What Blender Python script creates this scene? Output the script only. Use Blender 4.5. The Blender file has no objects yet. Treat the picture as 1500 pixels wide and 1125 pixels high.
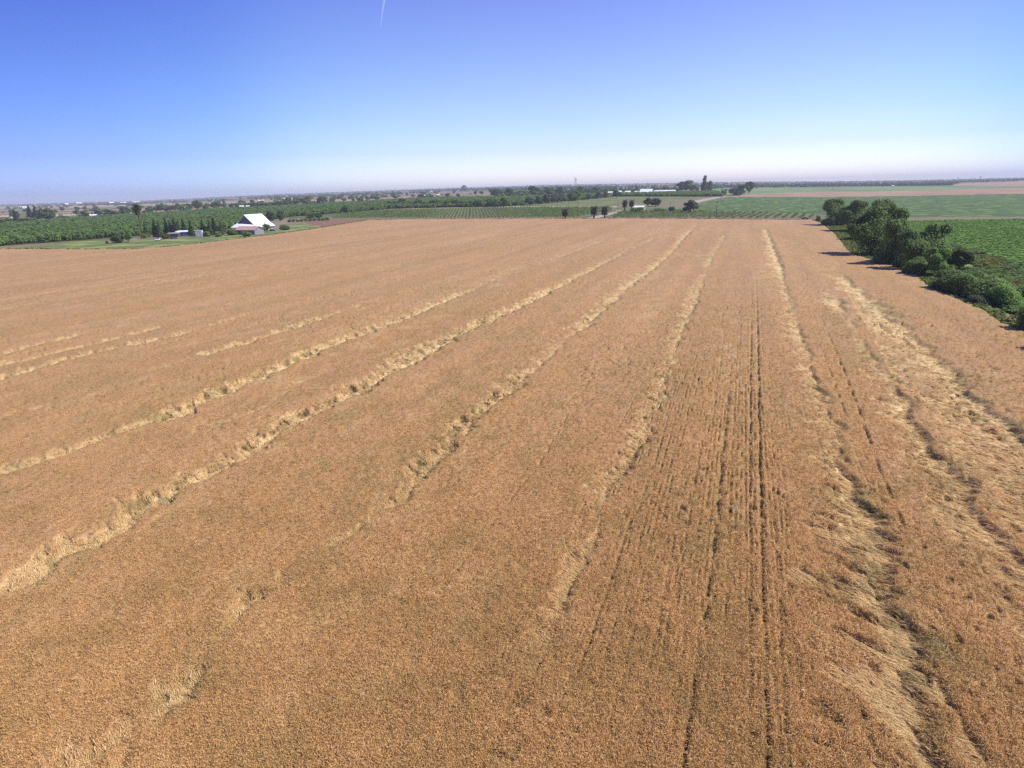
import bpy, math, random
import numpy as np
from mathutils import Matrix, Vector

random.seed(7)
RNG = np.random.default_rng(11)
sc = bpy.context.scene
COL = sc.collection

# ------------------------------------------------------------------ camera
F, H = 870.0, 26.0                       # focal length in photo pixels (1500 wide), flying height
_n = np.array([-.0265, 1, .3292]); _n /= np.linalg.norm(_n)
_vx = 1090.0; _vy = 296 - .0265 * _vx
_v = np.array([(_vx - 750) / F, (562.5 - _vy) / F, -1.0]); _v -= _n * (_v @ _n); _v /= np.linalg.norm(_v)
_x = np.cross(_v, _n)
CM = np.array([_x, _v, _n])              # rows: world axes in camera space = camera-to-world
cam = bpy.data.cameras.new('camera')
cam_ob = bpy.data.objects.new('camera', cam); COL.objects.link(cam_ob)
cam.sensor_fit = 'HORIZONTAL'; cam.sensor_width = 36; cam.lens = 36 * F / 1500
cam.clip_start = .5; cam.clip_end = 120000
m4 = Matrix([list(CM[i]) + [0] for i in range(3)] + [[0, 0, 0, 1]])
m4.translation = Vector((0, 0, H))
cam_ob.matrix_world = m4
sc.camera = cam_ob

# ------------------------------------------------------------------ light
SUN_AZ = math.radians(74)                # clockwise from +Y
SUN_EL = math.radians(50)
w = bpy.data.worlds.new('World'); sc.world = w; w.use_nodes = True
nt = w.node_tree; N = nt.nodes; L = nt.links
bg = N['Background']
sky = N.new('ShaderNodeTexSky'); sky.sky_type = 'NISHITA'; sky.sun_disc = False
sky.sun_elevation = SUN_EL; sky.sun_rotation = SUN_AZ
sky.air_density = 1.0; sky.dust_density = 1.0; sky.ozone_density = 3.0; sky.altitude = 0
tint = N.new('ShaderNodeMix'); tint.data_type = 'RGBA'; tint.blend_type = 'MULTIPLY'; tint.inputs['Factor'].default_value = 1
tc_ = N.new('ShaderNodeTexCoord'); sx_ = N.new('ShaderNodeSeparateXYZ'); L.new(tc_.outputs['Generated'], sx_.inputs[0])
def sky_ramp(src, stops):                # paler towards the horizon, deeper blue away from the bright side
    r = N.new('ShaderNodeValToRGB'); cr = r.color_ramp
    while len(cr.elements) < len(stops): cr.elements.new(.5)
    for e, (p, c) in zip(cr.elements, stops): e.position = p; e.color = (*c, 1)
    cr.interpolation = 'B_SPLINE' if len(stops) == 7 and stops[-1][1][0] == 1 else 'LINEAR'
    L.new(src, r.inputs[0]); return r.outputs[0]
r1 = sky_ramp(sx_.outputs['Z'], [(0, (.83, .80, 1)), (.02, (.75, .735, .96)), (.055, (.54, .535, .76)), (.1, (.46, .475, .65)), (.17, (.41, .41, .56)), (.26, (.355, .335, .56)), (1, (.31, .31, .52))])
dp = N.new('ShaderNodeVectorMath'); dp.operation = 'DOT_PRODUCT'; nz = N.new('ShaderNodeVectorMath'); nz.operation = 'NORMALIZE'
fl = N.new('ShaderNodeVectorMath'); fl.operation = 'MULTIPLY'; fl.inputs[1].default_value = (1, 1, 0)
L.new(tc_.outputs['Generated'], fl.inputs[0]); L.new(fl.outputs[0], nz.inputs[0]); L.new(nz.outputs[0], dp.inputs[0]); dp.inputs[1].default_value = (-.208, .978, 0)
r2 = sky_ramp(dp.outputs['Value'], [(0, (.30, .38, .68)), (.60, (.32, .42, .72)), (.76, (.47, .58, .86)), (.84, (.52, .67, .89)), (.90, (.80, .88, .98)), (.97, (1, 1, 1)), (1, (1, 1, 1))])
mul = N.new('ShaderNodeMix'); mul.data_type = 'RGBA'; mul.blend_type = 'MULTIPLY'; mul.inputs['Factor'].default_value = 1
L.new(r1, mul.inputs['A']); L.new(r2, mul.inputs['B']); L.new(mul.outputs['Result'], tint.inputs['B'])
L.new(sky.outputs[0], tint.inputs['A']); gain = N.new('ShaderNodeVectorMath'); gain.operation = 'SCALE'; gain.inputs['Scale'].default_value = 2.3
L.new(tint.outputs['Result'], gain.inputs[0]); L.new(gain.outputs[0], bg.inputs[0])
bg.inputs[1].default_value = .11
sun = bpy.data.lights.new('sun', 'SUN'); sun.energy = 4.2; sun.angle = math.radians(.5); sun.color = (1, .955, .88)
sun_ob = bpy.data.objects.new('sun', sun); COL.objects.link(sun_ob)
sd = Vector((math.sin(SUN_AZ) * math.cos(SUN_EL), math.cos(SUN_AZ) * math.cos(SUN_EL), math.sin(SUN_EL)))
sun_ob.rotation_euler = sd.to_track_quat('Z', 'Y').to_euler()
sun_ob.location = (200, 0, 300)
sc.view_settings.view_transform = 'Standard'; sc.view_settings.look = 'None'
sc.view_settings.exposure = 0.5; sc.view_settings.gamma = 1
sc.render.engine = 'CYCLES'
sc.cycles.use_denoising = False
sc.cycles.max_bounces = 6; sc.cycles.volume_bounces = 0; sc.cycles.transparent_max_bounces = 8

# ------------------------------------------------------------------ projection helpers and terrain
def raw_ray(px, py):
    d = np.stack([(px - 750) / F, (562.5 - py) / F, -np.ones_like(px)], -1) @ CM.T
    return d
_hx = np.array([-300., 0, 200, 400, 650, 800, 1050, 1250, 1350, 1500, 1800])
_hy = np.array([304., 300.5, 295.2, 285.5, 276.5, 271.5, 267.5, 266.0, 264.5, 261.0, 254.])
_d = raw_ray(_hx, _hy)
_haz = np.arctan2(_d[:, 0], _d[:, 1])
_ha = _d[:, 2] / np.hypot(_d[:, 0], _d[:, 1]) + H / 9000.
def slope(az): return np.interp(az, _haz, _ha)
def sstep(a, b, x):
    t = np.clip((x - a) / (b - a), 0, 1); return t * t * (3 - 2 * t)
def terr(x, y):
    r = np.hypot(x, y); return r * slope(np.arctan2(x, y)) * sstep(500, 1100, r)
def G(px, py, z=0.):
    """ground point under a photo pixel"""
    px = np.asarray(px, float); py = np.asarray(py, float)
    d = raw_ray(px, py); az = np.arctan2(d[..., 0], d[..., 1]); t = -d[..., 2] / np.hypot(d[..., 0], d[..., 1])
    a = slope(az); r = (H - z) / np.maximum(t, 1e-4)
    for _ in range(40):
        r = .5 * r + .5 * (H - z) / np.maximum(t + a * sstep(500, 1100, r), 2.2e-3)
    r = np.clip(r, 1, 8800)
    return r * np.sin(az), r * np.cos(az)
def P(x, y, z):
    q = np.stack([np.asarray(x, float), np.asarray(y, float), np.asarray(z, float) - H], -1) @ CM
    return 750 + F * q[..., 0] / -q[..., 2], 562.5 - F * q[..., 1] / -q[..., 2]
def at(px, py):
    x, y = G(px, py); return float(x), float(y), float(terr(x, y))
def mpp(px, py):
    """metres per photo pixel at the ground point under this pixel"""
    x, y, z = at(px, py); q = np.array([x, y, z - H]) @ CM
    return -q[2] / F * 1.04
def inpoly(px, py, poly):
    c = np.zeros(px.shape, bool); n = len(poly); j = n - 1
    for i in range(n):
        xi, yi = poly[i]; xj, yj = poly[j]
        if yi != yj:
            c ^= ((yi > py) != (yj > py)) & (px < (xj - xi) * (py - yi) / (yj - yi) + xi)
        j = i
    return c
def _h(ix, iy, s):
    h = (ix.astype(np.int64) * 374761393 + iy.astype(np.int64) * 668265263 + s * 974634777) & 0xffffffff
    h = ((h ^ (h >> 13)) * 1274126177) & 0xffffffff
    h = ((h ^ (h >> 16)) * 2246822519) & 0xffffffff
    return ((h ^ (h >> 15)) & 0xffff) / 65535.0
def vn(x, y, s=0):
    ix = np.floor(x); iy = np.floor(y); fx = x - ix; fy = y - iy
    fx = fx * fx * (3 - 2 * fx); fy = fy * fy * (3 - 2 * fy)
    a = _h(ix, iy, s); b = _h(ix + 1, iy, s); c = _h(ix, iy + 1, s); d = _h(ix + 1, iy + 1, s)
    return (a + (b - a) * fx) * (1 - fy) + (c + (d - c) * fx) * fy

# ------------------------------------------------------------------ object helpers
def tag(o, label=None, cat=None, group=None, kind=None):
    if label: o['label'] = label
    if cat: o['category'] = cat
    if group: o['group'] = group
    if kind: o['kind'] = kind
    return o
def link(o, parent=None):
    COL.objects.link(o)
    if parent: o.parent = parent
    return o
def empty(name, loc, rz=0, scale=1):
    o = bpy.data.objects.new(name, None); COL.objects.link(o); o.location = loc; o.rotation_euler = (0, 0, rz)
    o.scale = (scale,) * 3 if not isinstance(scale, tuple) else scale; o.empty_display_size = .3
    return o
def copy_tree(o, parent=None):
    c = o.copy(); COL.objects.link(c)
    if parent: c.parent = parent
    for ch in [q for q in o.children]: copy_tree(ch, c)
    return c
def mesh_np(name, V, Fq, mat=None, mats=None, mi=None, smooth=False):
    me = bpy.data.meshes.new(name)
    V = np.asarray(V, np.float32); Fq = np.asarray(Fq, np.int32); k = Fq.shape[1]
    me.vertices.add(len(V)); me.vertices.foreach_set('co', V.ravel())
    me.loops.add(Fq.size); me.loops.foreach_set('vertex_index', Fq.ravel())
    me.polygons.add(len(Fq)); me.polygons.foreach_set('loop_start', np.arange(0, Fq.size, k, dtype=np.int32))
    me.polygons.foreach_set('loop_total', np.full(len(Fq), k, np.int32))
    if mat: me.materials.append(mat)
    if mats:
        for q in mats: me.materials.append(q)
    if mi is not None: me.polygons.foreach_set('material_index', np.asarray(mi, np.int32))
    if smooth: me.polygons.foreach_set('use_smooth', np.ones(len(Fq), bool))
    me.update(calc_edges=True); me.validate(); return me
class MB:
    """collects boxes, prisms and tubes, then links them as one mesh object"""
    def __init__(s): s.v = []; s.f = []
    def add(s, vs, fs):
        b = len(s.v); s.v += [tuple(q) for q in vs]; s.f += [tuple(i + b for i in q) for q in fs]; return s
    def box(s, x0, y0, z0, x1, y1, z1):
        return s.add([(x0, y0, z0), (x1, y0, z0), (x1, y1, z0), (x0, y1, z0), (x0, y0, z1), (x1, y0, z1), (x1, y1, z1), (x0, y1, z1)],
                     [(0, 3, 2, 1), (4, 5, 6, 7), (0, 1, 5, 4), (1, 2, 6, 5), (2, 3, 7, 6), (3, 0, 4, 7)])
    def slab(s, quad, th):
        """a thick sheet under four corners"""
        q = [Vector(a) for a in quad]; n = (q[1] - q[0]).cross(q[3] - q[0]).normalized() * th
        return s.add([tuple(a) for a in q] + [tuple(a - n) for a in q],
                     [(0, 1, 2, 3), (7, 6, 5, 4), (0, 4, 5, 1), (1, 5, 6, 2), (2, 6, 7, 3), (3, 7, 4, 0)])
    def tube(s, pts, rad, n=8):
        pts = [Vector(p) for p in pts]; rings = []
        for i, p in enumerate(pts):
            t = (pts[min(i + 1, len(pts) - 1)] - pts[max(i - 1, 0)]).normalized()
            a = Vector((1, 0, 0)) if abs(t.x) < .8 else Vector((0, 1, 0))
            u = t.cross(a).normalized(); v = t.cross(u); r = rad[i] if hasattr(rad, '__len__') else rad
            rings.append([p + (u * math.cos(k * 2 * math.pi / n) + v * math.sin(k * 2 * math.pi / n)) * r for k in range(n)])
        vs = [tuple(q) for r in rings for q in r]; fs = []
        for i in range(len(pts) - 1):
            for k in range(n): fs.append((i * n + k, (i + 1) * n + k, (i + 1) * n + (k + 1) % n, i * n + (k + 1) % n))
        fs.append(tuple(range(n))); fs.append(tuple((len(pts) - 1) * n + k for k in range(n))[::-1])
        return s.add(vs, fs)
    def build(s, name, mat, parent=None):
        me = bpy.data.meshes.new(name); me.from_pydata(s.v, [], s.f); me.materials.append(mat); me.update()
        import bmesh
        bm = bmesh.new(); bm.from_mesh(me); bmesh.ops.recalc_face_normals(bm, faces=bm.faces); bm.to_mesh(me); bm.free()
        return link(bpy.data.objects.new(name, me), parent)

# ------------------------------------------------------------------ materials
def mat(name, c1, c2=None, scale=1.0, rough=.9, detail=4, bump=0, stretch=(1, 1, 1), coord='Object', spec=.2, metal=0, c3=None, s3=.05):
    m = bpy.data.materials.new(name); m.use_nodes = True; t = m.node_tree; n = t.nodes; l = t.links
    p = n['Principled BSDF']; p.inputs['Roughness'].default_value = rough; p.inputs['Metallic'].default_value = metal
    p.inputs['Specular IOR Level'].default_value = spec
    p.inputs['Base Color'].default_value = (*c1, 1)
    if c2:
        tc = n.new('ShaderNodeTexCoord'); mp = n.new('ShaderNodeMapping'); mp.inputs['Scale'].default_value = stretch
        no = n.new('ShaderNodeTexNoise'); no.inputs['Scale'].default_value = scale; no.inputs['Detail'].default_value = detail
        rp = n.new('ShaderNodeValToRGB'); rp.color_ramp.elements[0].color = (*c1, 1); rp.color_ramp.elements[1].color = (*c2, 1)
        rp.color_ramp.elements[0].position = .35; rp.color_ramp.elements[1].position = .65
        l.new(tc.outputs[coord], mp.inputs[0]); l.new(mp.outputs[0], no.inputs[0]); l.new(no.outputs[0], rp.inputs[0])
        out = rp.outputs[0]
        if c3:
            n3 = n.new('ShaderNodeTexNoise'); n3.inputs['Scale'].default_value = s3; n3.inputs['Detail'].default_value = 5
            l.new(mp.outputs[0], n3.inputs[0])
            r3 = n.new('ShaderNodeValToRGB'); r3.color_ramp.elements[0].position = .5; r3.color_ramp.elements[1].position = .62
            mx = n.new('ShaderNodeMix'); mx.data_type = 'RGBA'; mx.inputs['B'].default_value = (*c3, 1)
            l.new(n3.outputs[0], r3.inputs[0]); l.new(r3.outputs[0], mx.inputs['Factor']); l.new(out, mx.inputs['A']); out = mx.outputs['Result']
        l.new(out, p.inputs['Base Color'])
        if bump:
            b = n.new('ShaderNodeBump'); b.inputs['Strength'].default_value = 1; b.inputs['Distance'].default_value = bump
            l.new(no.outputs[0], b.inputs['Height']); l.new(b.outputs[0], p.inputs['Normal'])
    return m
def leafmat(name, dark, light, trans=.4, rnd=.2, inst=None):
    m = bpy.data.materials.new(name); m.use_nodes = True; t = m.node_tree; n = t.nodes; l = t.links
    p = n['Principled BSDF']; p.inputs['Roughness'].default_value = .7; p.inputs['Specular IOR Level'].default_value = .2
    ge = n.new('ShaderNodeNewGeometry'); rp = n.new('ShaderNodeValToRGB')
    rp.color_ramp.elements[0].color = (*dark, 1); rp.color_ramp.elements[1].color = (*light, 1)
    oi = n.new('ShaderNodeObjectInfo')
    hs = n.new('ShaderNodeHueSaturation'); mr = n.new('ShaderNodeMapRange'); mr.inputs['To Min'].default_value = 1 - rnd; mr.inputs['To Max'].default_value = 1 + rnd
    l.new(oi.outputs['Random'], mr.inputs['Value']); l.new(mr.outputs[0], hs.inputs['Value'])
    l.new(ge.outputs['Random Per Island'], rp.inputs[0]); l.new(rp.outputs[0], hs.inputs['Color']); l.new(hs.outputs[0], p.inputs['Base Color'])
    tr = n.new('ShaderNodeBsdfTranslucent'); l.new(hs.outputs[0], tr.inputs[0])
    mx = n.new('ShaderNodeMixShader'); mx.inputs[0].default_value = trans
    l.new(p.outputs[0], mx.inputs[1]); l.new(tr.outputs[0], mx.inputs[2]); l.new(mx.outputs[0], n['Material Output'].inputs[0])
    return m
M = {}
M['ground'] = mat('ground', (.075, .095, .035), (.13, .14, .055), .012, c3=(.30, .21, .12), s3=.0035)
M['verge'] = mat('verge', (.09, .13, .04), (.15, .18, .06), .25, c3=(.25, .27, .07), s3=.06)
M['yard'] = mat('yard', (.26, .20, .14), (.19, .16, .10), .12, c3=(.12, .14, .05), s3=.05)
M['soil'] = mat('soil', (.16, .085, .05), (.24, .14, .085), .3)
M['vine_floor'] = mat('vine_floor', (.10, .13, .045), (.19, .15, .08), .15)
M['vine_floor2'] = mat('vine_floor2', (.17, .13, .085), (.13, .13, .06), .12)
M['orchard_floor'] = mat('orchard_floor', (.09, .11, .035), (.15, .12, .06), .1)
M['road'] = mat('road', (.40, .32, .24), (.33, .27, .2), .2)
M['mid'] = mat('mid', (.10, .135, .04), (.15, .17, .05), .03, c3=(.2, .15, .08), s3=.012, stretch=(1, .4, 1))
M['brown'] = mat('brown', (.2, .15, .09), (.15, .15, .06), .05)
M['flowers'] = mat('flowers', (.045, .09, .02), (.07, .125, .028), .08, c3=(.14, .18, .04), s3=.12, stretch=(1, .35, 1))
M['tan'] = mat('tan', (.34, .215, .135), (.27, .17, .10), .015, c3=(.30, .22, .12), s3=.006, stretch=(1, .3, 1))
M['pale'] = mat('pale', (.13, .20, .065), (.18, .25, .085), .012, c3=(.12, .17, .06), s3=.006, stretch=(1, .3, 1))
M['row_crop'] = mat('row_crop', (.09, .18, .03), (.12, .22, .04), .12, c3=(.20, .22, .06), s3=.03, bump=.2)
M['weeds'] = mat('weeds', (.10, .16, .035), (.25, .27, .08), .35, bump=.2)
M['stripe'] = mat('stripe', (.34, .24, .16), (.27, .21, .13), .02)
M['brownfar'] = mat('brownfar', (.20, .15, .10), (.16, .15, .07), .01)
M['leaf_dark'] = leafmat('leaf_dark', (.055, .09, .03), (.13, .185, .055))
M['leaf_mid'] = leafmat('leaf_mid', (.105, .165, .045), (.22, .31, .085))
M['leaf_light'] = leafmat('leaf_light', (.09, .16, .035), (.20, .30, .08))
M['leaf_grey'] = leafmat('leaf_grey', (.08, .105, .055), (.17, .21, .12))
M['leaf_orch'] = leafmat('leaf_orch', (.13, .21, .05), (.215, .325, .085), rnd=.14, trans=.5)
M['leaf_vine'] = leafmat('leaf_vine', (.13, .20, .045), (.21, .30, .075), rnd=.12)
M['dry_grass'] = leafmat('dry_grass', (.30, .19, .08), (.46, .32, .14), rnd=.15)
M['leaf_bush'] = leafmat('leaf_bush', (.12, .18, .05), (.25, .34, .10), trans=.5)
M['leaf_bush2'] = leafmat('leaf_bush2', (.16, .26, .06), (.30, .44, .12), trans=.5)
M['leaf_crop'] = leafmat('leaf_crop', (.15, .28, .04), (.24, .39, .075), rnd=.1)
M['leaf_yel'] = leafmat('leaf_yel', (.12, .14, .03), (.26, .26, .06))
M['leaf_conifer'] = leafmat('leaf_conifer', (.018, .036, .02), (.05, .08, .036))
M['skirt'] = leafmat('skirt', (.10, .05, .045), (.22, .13, .10), trans=.1)
M['palm_leaf'] = leafmat('palm_leaf', (.06, .07, .04), (.17, .17, .1))
M['bark'] = mat('bark', (.09, .065, .045), (.15, .11, .08), 2)
M['white_roof'] = mat('white_roof', (.82, .82, .82), (.74, .75, .76), .6, rough=.45, stretch=(1, .15, 1), spec=.4)
M['pink_roof'] = mat('pink_roof', (.48, .31, .26), (.40, .27, .23), 1.2, rough=.7)
M['red_roof'] = mat('red_roof', (.36, .20, .14), (.30, .165, .115), 1, rough=.8)
M['grey_wall'] = mat('grey_wall', (.30, .29, .30), (.22, .21, .23), .8, stretch=(3, 3, .4))
M['door_and_shaded_gable'] = mat('door_and_shaded_gable', (.10, .10, .11), (.14, .13, .14), .8, stretch=(3, 3, .4))
M['cream_wall'] = mat('cream_wall', (.62, .50, .36), (.55, .44, .32), .3)
M['white_wall'] = mat('white_wall', (.68, .68, .66), (.6, .6, .6), .5)
M['teal_wall'] = mat('teal_wall', (.32, .46, .44), (.27, .4, .39), .5)
M['dark_gap'] = mat('dark_gap', (.02, .02, .022))
M['pole'] = mat('pole', (.10, .075, .06), (.15, .12, .09), 2)
M['glass'] = mat('glass', (.03, .035, .04), rough=.1, spec=.6)
M['tyre'] = mat('tyre', (.02, .02, .02))
M['red_paint'] = mat('red_paint', (.42, .03, .03), rough=.35, spec=.5)
M['white_paint'] = mat('white_paint', (.8, .8, .8), rough=.35, spec=.5)
M['blue_paint'] = mat('blue_paint', (.12, .15, .2), rough=.3, spec=.5)
M['steel'] = mat('steel', (.35, .36, .38), rough=.5, metal=.6)

# ------------------------------------------------------------------ fields, drawn as polygons on the photo and laid on the terrain
FIELDS = [  # (object name, material, polygon of photo pixels on the ground); later entries win
 ('far_stubble_field', 'brownfar', [(400, 296), (520, 295), (600, 289.5), (660, 286.5), (740, 282.5), (740, 279.5), (640, 281), (600, 283.5), (480, 289), (400, 292)]),
 ('far_stubble_field', 'stripe', [(-100, 308), (180, 302.8), (330, 297.8), (400, 295.3), (400, 293.2), (330, 295.6), (180, 300.2), (-100, 305)]),
 ('far_stubble_field', 'stripe', [(455, 295), (540, 293.6), (600, 289.6), (600, 288.2), (540, 291.2), (455, 292.4)]),
 ('verge', 'verge', [(-300, 394), (-200, 386), (0, 366), (100, 355), (225, 347), (345, 340), (430, 330), (480, 321), (560, 318), (560, 340), (400, 362), (200, 382), (0, 374), (-200, 400)]),
 ('orchard_floor', 'orchard_floor', [(-300, 388), (-150, 378), (0, 361), (60, 356), (150, 350), (225, 344), (330, 337), (345, 333), (395, 324), (420, 318), (500, 312), (570, 306), (650, 304), (720, 303), (760, 301), (905, 288), (1060, 288), (1046, 282), (905, 285), (760, 290.5), (700, 291.5), (650, 291.5), (600, 293.5), (500, 299.5), (450, 303), (350, 307.5), (262, 313), (180, 318.5), (110, 323.5), (0, 333), (-300, 354)]),
 ('farm_yard', 'yard', [(150, 354), (225, 344), (345, 337), (345, 331), (395, 322), (470, 318), (480, 322), (430, 329), (420, 336), (345, 343), (215, 352)]),
 ('vineyard_floor', 'vine_floor', [(480, 321), (500, 313), (560, 307.5), (720, 303.5), (905, 303), (900, 309), (845, 319), (845, 322), (480, 324)]),
 ('vineyard_floor', 'vine_floor2', [(885, 322), (905, 309), (1000, 306.5), (1190, 314), (1300, 318), (1300, 330), (885, 326)]),
 ('soil_strip', 'soil', [(440, 326), (480, 320.5), (860, 318.6), (1205, 320.3), (1215, 330), (470, 332)]),
 ('middle_field', 'mid', [(740, 303), (760, 300), (830, 293), (905, 289), (1062, 288), (1020, 296), (1000, 306), (905, 303.2)]),
 ('brown_field', 'brown', [(960, 303), (965, 296), (1020, 290), (1060, 287.5), (1068, 287.5), (1030, 298), (1010, 304), (1190, 313), (1190, 315.5), (1000, 307)]),
 ('dirt_track', 'road', [(838, 324), (862, 319), (903, 309.5), (903, 308), (912, 308), (893, 315), (876, 319.5), (862, 324)]),
 ('dirt_track', 'road', [(700, 303.6), (700, 302.6), (800, 302.3), (905, 302.3), (905, 303.4)]),
 ('gravel_road', 'road', [(1002, 297), (1022, 293), (1058, 286.6), (1066, 286.6), (1034, 294), (1012, 299)]),
 ('flowering_field', 'flowers', [(1016, 303), (1030, 296), (1068, 288.6), (1110, 288.6), (1350, 286.6), (1700, 279), (1900, 275), (1900, 314), (1700, 316.5), (1330, 317.5), (1195, 314), (1018, 307)]),
 ('tan_field', 'tan', [(1055, 288.6), (1100, 284.5), (1200, 281), (1350, 279.2), (1500, 275), (1900, 264), (1900, 274), (1700, 278.5), (1500, 283.5), (1350, 286.6), (1200, 288.6)]),
 ('pale_green_field', 'pale', [(1040, 282), (1045, 276.5), (1200, 274.5), (1390, 271.8), (1500, 272.6), (1500, 275), (1350, 279.2), (1200, 281), (1100, 284.5), (1055, 285)]),
 ('tan_field', 'tan', [(1395, 271.8), (1400, 269.3), (1500, 265.5), (1900, 252), (1900, 264), (1500, 275), (1500, 272.6)]),
 ('dirt_strip', 'brown', [(1310, 318.5), (1500, 317.5), (1900, 314), (1900, 319), (1500, 320.8), (1300, 324)]),
 ('row_crop_field', 'row_crop', [(1195, 326), (1215, 322), (1300, 324), (1500, 320.8), (1900, 319), (1900, 620), (1700, 600), (1500, 500), (1345, 405)]),
 ('weedy_bank', 'weeds', [(1195, 324), (1210, 324), (1290, 345), (1370, 352), (1440, 372), (1520, 398), (1900, 560), (1900, 760), (1600, 560), (1500, 500), (1440, 470), (1345, 415), (1240, 375)]),
]
def build_ground():
    azs = np.radians(np.concatenate([np.arange(-180, -80, 5.), np.arange(-80, 45, .11), np.arange(45, 180.1, 5.)]))
    dep = np.concatenate([[0.5, 6, 14], H / np.tan(np.radians(np.array([60, 45, 35, 28, 22, 18, 15.2]))),
                          H / (np.arange(225, 2.45, -.5) / F)])
    r = np.concatenate([dep, [9300.]])
    A, R = np.meshgrid(azs, r); X = R * np.sin(A); Y = R * np.cos(A); Z = terr(X, Y)
    na = len(azs); nr = len(r)
    idx = np.arange(na * nr).reshape(nr, na)
    q = np.stack([idx[:-1, :-1], idx[:-1, 1:], idx[1:, 1:], idx[1:, :-1]], -1).reshape(-1, 4)[:, ::-1]
    Vv = np.stack([X.ravel(), Y.ravel(), Z.ravel()], -1); print('terrain', Z.min(), Z.max())
    c = Vv[q].mean(1)
    qq = (c - [0, 0, H]) @ CM; front = qq[:, 2] < -5
    px, py = P(c[:, 0], c[:, 1], c[:, 2])
    cls = np.full(len(q), -1)
    for i, (nm, mt, poly) in enumerate(FIELDS):
        cls[front & inpoly(px, py, poly)] = i
    parts = {}
    for i in range(-1, len(FIELDS)):
        sel = q[cls == i]
        if not len(sel): continue
        nm, mt = ('ground', 'ground') if i < 0 else FIELDS[i][:2]
        u, inv = np.unique(sel, return_inverse=True)
        me = mesh_np(nm, Vv[u], inv.reshape(-1, 4), M[mt], smooth=True)
        tag(link(bpy.data.objects.new(nm, me)), kind='structure')
    return
build_ground()

# ------------------------------------------------------------------ the wheat
WHEAT_EDGE = [(-300, 405), (-150, 381), (0, 366), (60, 366.5), (130, 367), (200, 366.5), (240, 364), (300, 357.5), (400, 345), (450, 338), (500, 329.5), (540, 323), (600, 321.6), (900, 321), (1190, 323.5), (1203, 328), (1225, 345), (1248, 374), (1300, 390), (1340, 402), (1362, 422), (1400, 441), (1440, 457), (1470, 478), (1500, 491), (1560, 525), (1650, 590), (1800, 690)]
_wx, _wy = G([p[0] for p in WHEAT_EDGE], [p[1] for p in WHEAT_EDGE])
WP = list(zip(_wx, _wy)) + [(52, 20), (60, -30), (-160, -60), (-420, 60)]
def edge_dist(x, y):
    d = np.full(x.shape, 1e9)
    for i in range(len(_wx) - 1):
        ax, ay, bx, by = _wx[i], _wy[i], _wx[i + 1], _wy[i + 1]
        t = np.clip(((x - ax) * (bx - ax) + (y - ay) * (by - ay)) / ((bx - ax) ** 2 + (by - ay) ** 2), 0, 1)
        d = np.minimum(d, np.hypot(x - ax - t * (bx - ax), y - ay - t * (by - ay)))
    return np.where(inpoly(x, y, WP), d, -d)
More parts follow.
